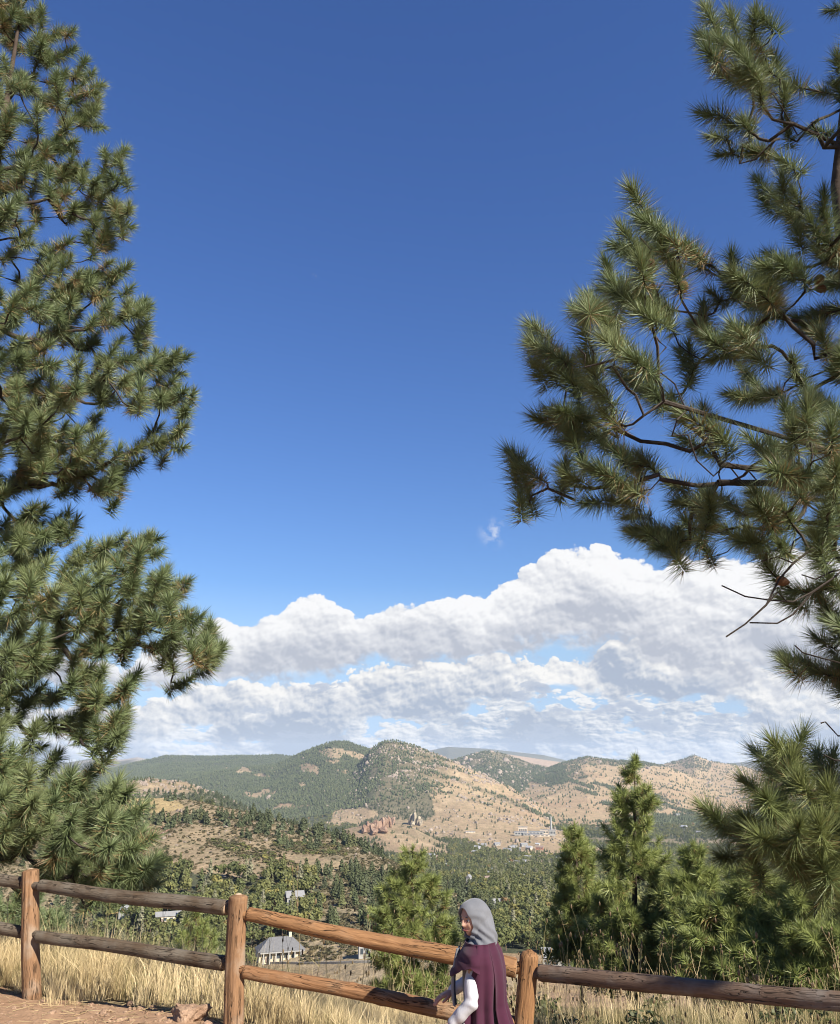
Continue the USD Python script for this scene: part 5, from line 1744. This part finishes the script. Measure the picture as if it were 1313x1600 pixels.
    bare = [D((1318, 812, 0), (1285, 845, -.1), (1240, 880, -.2), (1218, 905, -.25), (1198, 945, -.3), (1165, 975, -.3), (1135, 995, -.3)),
            D((1345, 900, 0), (1300, 905, -.05), (1270, 925, -.1), (1240, 960, -.1), (1215, 974, -.1), (1172, 973, -.1)),
            D((1270, 925, -.1), (1240, 940, -.15), (1205, 938, -.2), (1165, 932, -.2), (1128, 915, -.2)),
            D((1240, 880, -.2), (1215, 870, -.2), (1190, 877, -.2)),
            D((1198, 945, -.3), (1215, 925, -.3), (1230, 940, -.3)),
            D((1330, 890, 0), (1300, 893, 0), (1275, 905, 0), (1253, 898, 0)),
            D((1380, 1060, 0), (1330, 1040, 0), (1290, 1030, 0), (1255, 1020, 0), (1242, 1008, 0)),
            D((1400, 1170, 0), (1340, 1150, 0), (1310, 1150, 0), (1290, 1128, 0), (1283, 1130, 0)),
            D((1400, 1200, 0), (1340, 1190, 0), (1305, 1188, 0), (1288, 1180, 0))]
    return pine("ponderosa_pine", "big ponderosa pine reaching in from the right with dark boughs and dead twigs", trunk, [0.24, 0.21, 0.18, 0.16, 0.12, 0.075, 0.055, 0.04, 0.03, 0.012], tips, d, scale, BIG, NEEDLE, 42, given=[crook(fine_line(P)) for P in (main, low, arm, arm2, arm3, up, top, topb)], bare=bare, tip_r=0.0052, power=0.36, big=0.05, L_=0.20, cones=14)


def near_young_pine():
    rg = np.random.default_rng(51)
    Y0 = 5.7
    trunk = np.array([at(1420, 1760, Y0), at(1375, 1480, Y0), at(1318, 1330, Y0), at(1262, 1230, Y0), at(1245, 1172, Y0)])
    trunk[0, 2] = ground_at(trunk[0, 0], trunk[0, 1]) - 0.1
    tips = [(1222, 1178, -.1), (1245, 1168, 0), (1200, 1190, .3), (1298, 1205, .1), (1280, 1190, .3), (1186, 1240, -.3), (1205, 1262, -.5), (1240, 1225, -.4), (1265, 1245, -.5), (1300, 1255, -.5), (1120, 1278, .1), (1132, 1290, .0), (1178, 1290, -.4), (1170, 1318, -.3), (1205, 1320, -.6), (1245, 1305, -.7), (1285, 1310, -.7), (1310, 1300, -.5), (1235, 1345, -.5), (1280, 1350, -.5), (1310, 1355, -.5), (1225, 1270, .3), (1265, 1290, .5), (1300, 1330, .4), (1330, 1280, 0), (1350, 1330, -.3), (1340, 1370, -.3), (1330, 1230, .2)]
    tips = np.array([at(x, y, Y0 + dy) for x, y, dy in tips])
    d = outward(tips, trunk, rg, 0.65, 0.65, 0.2)
    tips, d = shoots(tips, d, rg, (0.20,), (0.9,), 0.2)
    return pine("young_pine", "bushy young pine with long bright needles at the right edge above the rail", trunk, [0.06, 0.05, 0.04, 0.02, 0.008], tips, d, rg.uniform(0.92, 1.1, len(tips)), BIG, GREEN, 52, tip_r=0.006, big=0.04, L_=0.20)


def cone_pine(label, cx, top, bottom, Y0, widths, n, seed, look=YOUNG, lean=0.0, bare_below=0.0, group=None, gaps=0.0, base_drop=0.0):
    """A young pine whose outline is given in picture heights and half widths."""
    rg = np.random.default_rng(seed)
    wy, ww = zip(*widths)
    n = int(n * 1.05)
    P = np.array([at(cx + lean * (1 - t), bottom + (top - bottom) * t, Y0) for t in np.linspace(0, 1, 7)])
    trunk = P.copy()
    foot = ground_at(trunk[0, 0], trunk[0, 1])
    if foot < trunk[0, 2]:
        trunk = np.vstack([[trunk[0, 0], trunk[0, 1], foot - 0.15], trunk])
    m = FOC / (Y0 * math.cos(PITCH) + 0)
    tips = []
    while len(tips) < n:
        y = top + (bottom - bare_below - top) * rg.random() ** 0.85
        w = np.interp(y, wy, ww)
        if rg.random() > (w + 4) / (max(ww) + 4):
            continue
        t = rg.uniform(0, 2 * np.pi)
        lob = 0.98 + 0.34 * math.sin(3 * t + y * 0.07 + seed) * math.sin(y * 0.10 + t)
        q = w * lob * math.sqrt(rg.uniform(0.12, 1.0))
        if gaps and meshkit.noise(np.array([math.cos(t) * 1.5, math.sin(t) * 1.5, y / 26.0 + seed])) < gaps:
            continue
        c = at(cx + lean * (y - top) / (bottom - top), y, Y0)
        tips.append(c + np.array([q * math.cos(t), q * math.sin(t), 0]) / m)
    tips.append(at(cx, top + 5, Y0))
    tips = np.array(tips)
    d = outward(tips, trunk, rg, 0.75, 0.6, 0.25)
    d[-1] = (0.05, 0, 1)
    r0 = 0.035 + 0.010 * (bottom - top) / FOC * Y0
    rad = np.linspace(r0, 0.010, len(trunk))
    scale = rg.uniform(0.85, 1.3, len(tips)) * np.interp(tips[:, 2], [P[0, 2], P[-1, 2]], [1.0, 0.86])
    return pine("young_pine", label, trunk, rad, tips, d, scale, SMALL, look, seed + 1, group, most=300, tip_r=0.006, power=0.40, big=0.05, L_=0.20)


left_pine()
right_pine()
near_young_pine()
cone_pine("young bright green pine standing alone left of the walker beyond the rails", 645, 1326, 1592, 20.0, [(1326, 4), (1345, 18), (1375, 34), (1410, 52), (1450, 60), (1500, 62), (1560, 52), (1592, 30)], 420, 61, gaps=0.38)
cone_pine("slim young pine with a bare lower trunk right of the golden post", 898, 1290, 1522, 18.5, [(1290, 4), (1310, 14), (1350, 28), (1400, 36), (1450, 44), (1500, 40), (1522, 24)], 260, 63, lean=12, bare_below=20, gaps=0.40)
cone_pine("tallest of the young pines with a thin open top right of the golden post", 992, 1190, 1545, 16.5, [(1190, 4), (1215, 17), (1245, 36), (1275, 30), (1300, 38), (1330, 40), (1380, 54), (1430, 68), (1490, 80), (1545, 62)], 390, 65, gaps=0.43)
cone_pine("young pine in the shade between the tallest young pine and the bushy ones", 1085, 1322, 1545, 15.5, [(1322, 4), (1345, 16), (1390, 36), (1440, 56), (1500, 66), (1545, 50)], 330, 67, gaps=0.36)
cone_pine("bushy young pine with wide boughs just behind the long brown rail", 1170, 1352, 1560, 13.5, [(1352, 10), (1380, 44), (1420, 78), (1470, 100), (1530, 100), (1560, 70)], 420, 69, gaps=0.33)
cone_pine("bushy young pine nearest the right edge behind the brown rail", 1275, 1368, 1570, 12.5, [(1362, 14), (1400, 60), (1450, 95), (1500, 110), (1550, 95), (1570, 70)], 420, 71, gaps=0.33)
cone_pine("small bright young pine seen between the left fence rails", 306, 1424, 1530, 27.0, [(1424, 3), (1440, 14), (1460, 24), (1490, 32), (1530, 30)], 160, 73, gaps=0.2)
cone_pine("dark low pine behind the dry grass under the left bough", 40, 1400, 1530, 15.0, [(1400, 10), (1430, 50), (1470, 70), (1530, 70)], 190, 75, look=NEEDLE, gaps=0.2)
# ------------------------------------------------------------------ the walker at the fence
def ball(c, r, n=20):
    return manifold3d.Manifold.sphere(float(r), n).translate([float(q) for q in c])


def chain(points, radii, n=20):
    """Hulls of neighbouring spheres: a limb."""
    out = None
    for (a, ra), (b, rb) in zip(zip(points[:-1], radii[:-1]), zip(points[1:], radii[1:])):
        m = manifold3d.Manifold.batch_hull([ball(a, ra, n), ball(b, rb, n)])
        out = m if out is None else out + m
    return out


def soften(m, edge, rounds=12, lamb=0.5):
    m = m.refine_to_length(edge).to_mesh()
    t = trimesh.Trimesh(np.array(m.vert_properties)[:, :3], np.array(m.tri_verts), process=True)
    trimesh.smoothing.filter_taubin(t, lamb=lamb, nu=lamb + 0.03, iterations=rounds)
    return t


def hand(wrist, along, palm_n, size=0.17, curl=0.5, thumb_side=1.0):
    """A relaxed hand from the wrist: palm, four fingers, thumb."""
    f = np.asarray(along, float); f /= np.linalg.norm(f)
    n = np.asarray(palm_n, float); n -= f * (n @ f); n /= np.linalg.norm(n)     # the way the palm faces
    s = np.cross(n, f) * thumb_side                                             # towards the thumb
    w = np.asarray(wrist, float)
    k = size / 0.17
    P = lambda a, b, c: w + (f * a + s * b + n * c) * k
    m = manifold3d.Manifold.batch_hull([ball(P(0.0, 0.014, 0), 0.017 * k), ball(P(0.0, -0.014, 0), 0.017 * k), ball(P(0.075, 0.030, 0), 0.0115 * k), ball(P(0.078, -0.030, 0.003), 0.0105 * k), ball(P(0.035, 0.030, 0.006), 0.014 * k)])
    for b, ln, r in ((0.030, 0.068, 0.0085), (0.010, 0.076, 0.0088), (-0.011, 0.070, 0.0084), (-0.030, 0.055, 0.0075)):
        pts, ang, q = [P(0.062, b, 0.001)], 0.10, np.array([0.078, b * 1.05, 0.001])
        pts.append(P(*q))
        for seg, frac in enumerate((0.46, 0.30, 0.24)):
            ang += curl * (0.45, 0.65, 0.5)[seg]
            q = q + np.array([math.cos(ang), b * 0.9, math.sin(ang)]) * ln * frac
            pts.append(P(*q))
        m = m + chain(pts, [r * 1.12 * k, r * 1.08 * k, r * k, r * 0.93 * k, r * 0.78 * k], 14)
    m = m + chain([P(0.012, 0.022, 0.006), P(0.040, 0.046, 0.014), P(0.066, 0.056, 0.020), P(0.088, 0.058, 0.026)], [0.0135 * k, 0.0115 * k, 0.0098 * k, 0.0078 * k], 14)
    return m


def cloth_look(name, color, scale=260.0, sheen=0.3, rough=0.85, vary=0.12):
    g = Graph()
    pos = g.add("texture_coordinate", "object")
    n = g.noise(pos, 9.0, 4.0, 0.6)
    w = g.add("wave_texture", "fac", vector=pos, scale=scale, distortion=1.5, detail=2.0)
    col = g.add("vector_math", "vector", math_type="scale", vector1=tuple(color), scale=g.map(n, 0.3, 0.7, 1 - vary, 1 + vary))
    b = g.add("bump", "normal", height=g.math("add", g.math("multiply", w, 0.2), n), strength=0.25, distance=0.004)
    return g.done(name, surface=g.add("principled_bsdf", "BSDF", base_color=col, roughness=rough, specular_ior_level=0.2, sheen_weight=sheen, sheen_roughness=0.5, normal=b))


def skin_look():
    g = Graph()
    pos = g.add("texture_coordinate", "object")
    col = g.mix(g.map(g.noise(pos, 25.0, 4.0, 0.6), 0.35, 0.65), (0.324, 0.187, 0.130), (0.366, 0.218, 0.158))
    return g.done("skin_look", surface=g.add("principled_bsdf", "BSDF", base_color=col, roughness=0.5, specular_ior_level=0.35, subsurface_weight=0.15, subsurface_scale=0.01))


SKIN = skin_look()
PLUM = cloth_look("plum_cloth_look", (0.038, 0.007, 0.020), 260.0, 0.1)
CHARCOAL = cloth_look("charcoal_cloth_look", (0.047, 0.048, 0.053))
SCARF = cloth_look("grey_scarf_look", (0.112, 0.116, 0.129), 320.0, 0.2)
WHITE = cloth_look("white_cloth_look", (0.37, 0.37, 0.39), 200.0, 0.1)
BLACK = cloth_look("black_cloth_look", (0.016, 0.016, 0.019))
EYE_WHITE = plain_look("eye_white_look", (0.45, 0.43, 0.41), 0.25, 0.02)
EYE_DARK = plain_look("eye_dark_look", (0.02, 0.012, 0.009), 0.15, 0.02)
LIP = plain_look("lip_look", (0.24, 0.085, 0.075), 0.45, 0.05)


def build_person():
    Yp = 5.56
    head_top = at(751, 1404, Yp)
    SIZE = 0.915
    base = np.array([at(751, 1500, Yp)[0], Yp, head_top[2] - 1.605 * SIZE])
    F = np.array([-0.975, 0.22, 0.0]); F /= np.linalg.norm(F)
    Lf = np.array([-F[1], F[0], 0.0])
    R = SIZE * np.stack([F, Lf, (0, 0, 1)], 1)         # local (forward, left, up) -> world
    T = xf("person", base)
    tag(T, "woman in grey headscarf, plum vest and white sleeves standing against the log fence", "person")
    def put(name, mesh, mat, parent=T, smooth=True):
        v, f, _ = meshkit.arrays(mesh)
        return obj(name, (v @ R.T, f), mat, parent, smooth=smooth)

    gz = (float(ground_at(base[0], base[1])) - base[2]) / SIZE        # the ground in her own heights
    foot = gz + 0.055
    # head: turned towards the camera and down a little
    hd = np.array([0.62, 0.77, -0.17]); hd /= np.linalg.norm(hd)
    hs = np.cross((0, 0, 1), hd); hs /= np.linalg.norm(hs)   # her left
    hu = np.cross(hd, hs)
    hc = np.array([0.035, 0.01, 1.487])
    H = np.stack([hd, hs, hu], 1)
    ico = trimesh.creation.icosphere(5, 1.0)
    q = np.array(ico.vertices)
    fw, sd, up = q.T
    rad = q * (0.094, 0.074, 0.112)
    front = np.clip(fw, 0, 1)
    # jaw narrows, chin forward, brow and cheeks, nose, eye hollows, mouth
    rad[:, 1] *= 1 - 0.30 * sstep(-up, 0.15, 0.95)
    rad[:, 0] += 0.014 * sstep(-up, 0.3, 0.9) * front
    g2 = lambda a, b, wa, wb: np.exp(-((sd - a) / wa) ** 2 - ((up - b) / wb) ** 2) * (fw > 0)
    rad[:, 0] += 0.017 * g2(0, -0.17, 0.16, 0.13) + 0.012 * g2(0, 0.02, 0.10, 0.20) - 0.010 * (g2(0.36, 0.06, 0.18, 0.13) + g2(-0.36, 0.06, 0.18, 0.13))
    rad[:, 0] += 0.006 * (g2(0.38, 0.26, 0.3, 0.10) + g2(-0.38, 0.26, 0.3, 0.10)) + 0.006 * (g2(0.5, -0.22, 0.22, 0.2) + g2(-0.5, -0.22, 0.22, 0.2))
    rad[:, 0] += 0.008 * g2(0, -0.49, 0.24, 0.07) - 0.004 * g2(0, -0.44, 0.28, 0.03) + 0.008 * g2(0, -0.78, 0.25, 0.15)
    head = manifold3d.Manifold(manifold3d.Mesh(np.ascontiguousarray(rad @ H.T + hc, np.float32), np.ascontiguousarray(ico.faces, np.uint32)))
    # body
    sh = {1: np.array([0.02, 0.150, 1.262]), -1: np.array([0.0, -0.150, 1.262])}
    el = {1: np.array([0.028, 0.232, 1.030]), -1: np.array([0.10, -0.27, 1.06])}
    wr = {1: np.array([0.160, 0.210, 0.903]), -1: np.array([0.235, -0.20, 0.99])}
    body = head + chain([hc + (-0.02, 0, -0.07), np.array([-0.015, 0, 1.34]), np.array([-0.015, 0, 1.27])], [0.052, 0.05, 0.075])
    body = body + manifold3d.Manifold.batch_hull([ball((0, s * 0.085, z), r) for s in (-1, 1) for z, r in ((1.23, 0.07), (1.12, 0.085))])
    body = body + manifold3d.Manifold.batch_hull([ball((0, s * 0.08, z), r) for s in (-1, 1) for z, r in ((1.12, 0.085), (0.98, 0.08), (0.84, 0.09))])
    for s in (-1, 1):
        hip, knee, ank = np.array([0, s * 0.09, 0.80]), np.array([0.03, s * 0.095, 0.44]), np.array([-0.01 + 0.08 * s, s * 0.10, foot + 0.03])
        body = body + chain([np.array([0, s * 0.09, 1.235]), sh[s], el[s], wr[s]], [0.05, 0.040, 0.034, 0.025])
        body = body + chain([hip, knee, ank], [0.095, 0.058, 0.040]) + chain([ank, ank + (0.16, s * 0.02, -0.03)], [0.04, 0.03])
    body = body + hand(wr[1], wr[1] - el[1] + (0.10, 0.02, 0.05), (-0.2, 0.15, -1.0), 0.155, 0.6, -1.0)
    body = body + hand(wr[-1], (0.75, 0.35, -0.30), (0.1, 0.1, -1), 0.165, 0.35, -1.0)
    put("body", soften(body, 0.0075, 6), SKIN)
    # eyes, brows, mouth
    for s in (-1, 1):
        c = hc + H @ np.array([0.0765, s * 0.0285, 0.006])
        m = trimesh.creation.icosphere(3, 0.0098)
        e = put("eye", (np.array(m.vertices) + c, np.array(m.faces)), EYE_WHITE)
        d = H @ np.array([1, s * 0.05, -0.15])
        m = trimesh.creation.icosphere(2, 0.0058)
        put("iris", (np.array(m.vertices) + c + d * 0.0052, np.array(m.faces)), EYE_DARK, e)
        br = [hc + H @ np.array([0.0905 - abs(y) * 6 * 0.0012, s * (0.03 + y), 0.026 + z]) for y, z in ((-0.018, -0.002), (-0.006, 0.003), (0.008, 0.003), (0.019, -0.003))]
        put("eyebrow", tube(br, [0.0022, 0.0032, 0.0030, 0.0016], 6), BLACK)
        lid = [c + H @ np.array([0.0105, y, 0.005 - 40 * y * y]) for y in (-0.012, -0.005, 0.004, 0.012)]
        put("eyelash", tube(lid, [0.0012, 0.002, 0.002, 0.0012], 5), BLACK)
    mouth = [hc + H @ np.array([0.098 - 9.5 * y * y, y, -0.052 + 7.0 * y * y]) for y in np.linspace(-0.024, 0.024, 9)]
    put("lips", tube(mouth, 0.0046 * np.array([0.35, 0.7, 0.95, 1.05, 1, 1.05, 0.95, 0.7, 0.35]), 8), LIP)

    # headscarf: a shell round head, neck and shoulders, open at the face
    sc = manifold3d.Manifold.batch_hull([ball(hc + H @ np.array(p), r, 32) for p, r in (((-0.012, 0, 0.018), 0.100), ((-0.03, 0, 0.0), 0.094), ((0.030, 0, 0.036), 0.078), ((0.01, 0, -0.06), 0.080))])
    sc = sc + chain([hc + H @ np.array((-0.03, 0, -0.02)), np.array([-0.03, 0.0, 1.385]), np.array([-0.02, 0.0, 1.31])], [0.098, 0.084, 0.088], 28)
    sc = sc + manifold3d.Manifold.batch_hull([ball(p, r, 24) for p, r in (((-0.02, 0.075, 1.285), 0.060), ((-0.02, -0.075, 1.285), 0.060), ((0.045, 0.02, 1.285), 0.062), ((-0.035, 0, 1.355), 0.078))])
    t = soften(sc, 0.008, 14)
    v = np.array(t.vertices); n = np.array(t.vertex_normals)
    # folds that sweep from the crown down and round to the front of the neck
    loc = (v - hc) @ H
    ang = np.arctan2(loc[:, 1], -loc[:, 0])
    ph = 8.0 * (loc[:, 2] * 9 + 0.9 * np.cos(ang) * (0.12 - loc[:, 2]) * 8) + 3.0 * meshkit.noise(v * 14)
    amp = 0.0022 + 0.0025 * sstep(-loc[:, 2], -0.02, 0.10) * sstep(0.20 + loc[:, 2], 0.0, 0.08)
    v = v + n * (amp * np.sin(ph) * sstep(0.115 - loc[:, 2], 0, 0.10))[:, None]
    shell = manifold3d.Manifold(manifold3d.Mesh(np.ascontiguousarray(v, np.float32), np.ascontiguousarray(t.faces, np.uint32)))
    hole = np.array(trimesh.creation.icosphere(4, 1.0).vertices) * (0.12, 0.062, 0.098)
    hole[:, 1] *= 1 - 0.25 * sstep(-hole[:, 2] / 0.1, 0.0, 1.0)
    hole = manifold3d.Manifold(manifold3d.Mesh(np.ascontiguousarray((hole + (0.105, 0, -0.012)) @ H.T + hc, np.float32), np.ascontiguousarray(trimesh.creation.icosphere(4, 1.0).faces, np.uint32)))
    put("headscarf", shell - hole, SCARF, smooth=45)
    # its tail hanging down the front
    def sheet(name, grid, mat, thick=0.004, parent=T):
        """A piece of cloth from a grid of points, with thickness."""
        g = np.asarray(grid, float)
        a, b = g.shape[:2]
        nn = np.cross(np.gradient(g, axis=0), np.gradient(g, axis=1))
        nn /= np.maximum(np.linalg.norm(nn, axis=2, keepdims=True), 1e-9)
        v = np.concatenate([(g + nn * thick / 2).reshape(-1, 3), (g - nn * thick / 2).reshape(-1, 3)])
        i, j = np.meshgrid(np.arange(a - 1), np.arange(b - 1), indexing="ij")
        p = i * b + j
        top = np.stack([p, p + b, p + b + 1, p + 1], -1).reshape(-1, 4)
        q4 = [top, top[:, ::-1] + a * b]
        rim = np.concatenate([np.arange(b), np.arange(1, a) * b + b - 1, (a - 1) * b + np.arange(b - 2, -1, -1), np.arange(a - 2, 0, -1) * b])
        nx = np.roll(rim, -1)
        q4.append(np.stack([rim, nx, nx + a * b, rim + a * b], -1))
        q4 = np.vstack(q4)
        return put(name, (v, np.vstack([q4[:, [0, 1, 2]], q4[:, [0, 2, 3]]])), mat, parent, smooth=50)

    u, s = np.meshgrid(np.linspace(0, 1, 40), np.linspace(0, 1, 14), indexing="ij")
    x = 0.135 + 0.035 * np.sin(u * 2.4) + 0.010 * np.sin(s * 9 + u * 3)
    y = 0.045 + (s - 0.5) * (0.10 - 0.03 * u) + 0.05 * u
    sheet("scarf_tail", np.stack([x, y, 1.31 - 0.33 * u], -1), SCARF)

    def round_body(theta, z, da=0.0, db=0.0):
        """Points round the torso: theta 0 = forward, 90 = her left."""
        zz = [0.5, 0.62, 0.72, 0.85, 0.98, 1.10, 1.18, 1.25, 1.30, 1.335]
        a = np.interp(z, zz, [0.170, 0.158, 0.146, 0.130, 0.113, 0.120, 0.120, 0.108, 0.09, 0.07]) + da
        b = np.interp(z, zz, [0.225, 0.215, 0.205, 0.195, 0.175, 0.185, 0.195, 0.205, 0.190, 0.13]) + db
        t = np.radians(theta)
        return np.stack([a * np.cos(t), b * np.sin(t), z], -1)

    TH = lambda a, b, na, za, zb, nz: np.meshgrid(np.linspace(a, b, na), np.linspace(za, zb, nz), indexing="ij")
    # charcoal tunic
    th, z = TH(0, 360, 90, 1.31, 0.58, 50)
    f = 0.006 * np.sin(np.radians(th) * 9 + 3 * meshkit.noise(np.stack([z * 4, th * 0.01, 0 * z], -1))) * sstep(1.15 - z, 0, 0.4)
    f[-1] = f[0]
    sheet("tunic", round_body(th, z, f - 0.004, f - 0.004), CHARCOAL)
    # plum vest: side panel, back panel, yoke with the flap blown across the front
    def folds(th, z, k, ph):
        return (0.006 + 0.022 * sstep(1.24 - z, 0, 0.55)) * np.sin(np.radians(th) * k + ph + 2.5 * (meshkit.noise(np.stack([z * 3, th * 0.015, 0 * z + ph], -1)) - 0.5))
    th, z = TH(0, 1, 40, 1.352, 0.56, 70)
    e0 = np.interp(z, [0.56, 0.72, 0.90, 1.0, 1.12, 1.22, 1.32], [112, 90, 66, 62, 68, 86, 92])
    e1 = np.interp(z, [0.56, 0.9, 1.05, 1.15, 1.32], [124, 128, 132, 138, 140])
    th = e0 + th * (e1 - e0)
    fl = 0.033 + folds(th, z, 12, 0.5) + 0.02 * sstep(1.0 - z, 0, 0.4)
    side = round_body(th, z, fl, fl)
    V = sheet("vest_side", side, PLUM, 0.005)
    put("piping", tube(side[0, 38:] + np.array([0.004, 0.004, 0]), np.full(len(side[0, 38:]), 0.0035), 6), WHITE, V)
    th, z = TH(0, 1, 60, 1.352, 0.58, 70)
    g0 = np.interp(z, [0.58, 0.72, 0.9, 1.05, 1.15, 1.32], [158, 153, 146, 140, 137, 136])
    th = g0 + th * (296 - g0)
    fl = 0.036 + folds(th, z, 11, 1.7) + 0.055 * sstep(1.05 - z, 0, 0.42) * np.exp(-((th - 170) / 45) ** 2)
    sheet("vest_back", round_body(th, z, fl, fl), PLUM, 0.005)
    th, z0 = TH(-92, 104, 90, 0, 1, 26)
    low = np.interp(th, [-92, -50, -20, 0, 30, 55, 80, 104], [1.22, 1.24, 1.2, 1.17, 1.15, 1.21, 1.235, 1.20])
    z = 1.352 + (low - 1.352) * z0
    lift = 0.026 + 0.007 * np.sin(np.radians(th) * 4 + z * 75) * z0 ** 0.7
    out = 0.055 * np.exp(-((th - 25) / 28) ** 2) * z0 ** 1.4
    yk = round_body(th, z, lift + out, lift + 0.045 * np.exp(-((np.abs(th) - 90) / 40) ** 2) * z0 + out * 0.3)
    sheet("vest_yoke", yk, PLUM, 0.006)

    # white sleeves, pushed up a little at the cuff
    for s in (1, -1):
        A, E, W = sh[s], el[s], wr[s]
        C = W + (E - W) * 0.10
        m = chain([A + (-0.01, -0.055 * s, 0.005), (A + E) / 2, E, (E + C) / 2, C], [0.058, 0.049, 0.044, 0.042, 0.036], 24)
        t = soften(m, 0.009, 8)
        v = np.array(t.vertices); nn = np.array(t.vertex_normals)
        al = (v - A) @ ((W - A) / np.linalg.norm(W - A))
        v = v + nn * (0.0022 * np.sin(al * 70 + 8 * meshkit.noise(v * 12)) + 0.008 * (meshkit.noise(v * 22) - 0.5))[:, None]
        put("sleeve", (v, np.array(t.faces)), WHITE)
    # trousers and shoes (below the picture)
    tr = None
    for s in (-1, 1):
        hip, knee, ank = np.array([0, s * 0.09, 0.82]), np.array([0.03, s * 0.10, 0.44]), np.array([-0.01 + 0.08 * s, s * 0.105, foot + 0.06])
        m = chain([hip, knee, ank], [0.115, 0.085, 0.070])
        tr = m if tr is None else tr + m
        so = manifold3d.Manifold.batch_hull([ball(ank + (0.0, 0, -0.055), 0.048), ball(ank + (0.17, s * 0.02, -0.065), 0.040), ball(ank + (0.10, s * 0.01, -0.045), 0.045)])
        put("shoe", soften(so, 0.01, 4), BLACK)
    put("trousers", soften(tr, 0.012, 6), BLACK)
    print("person base", base, "ground", gz)


build_person()
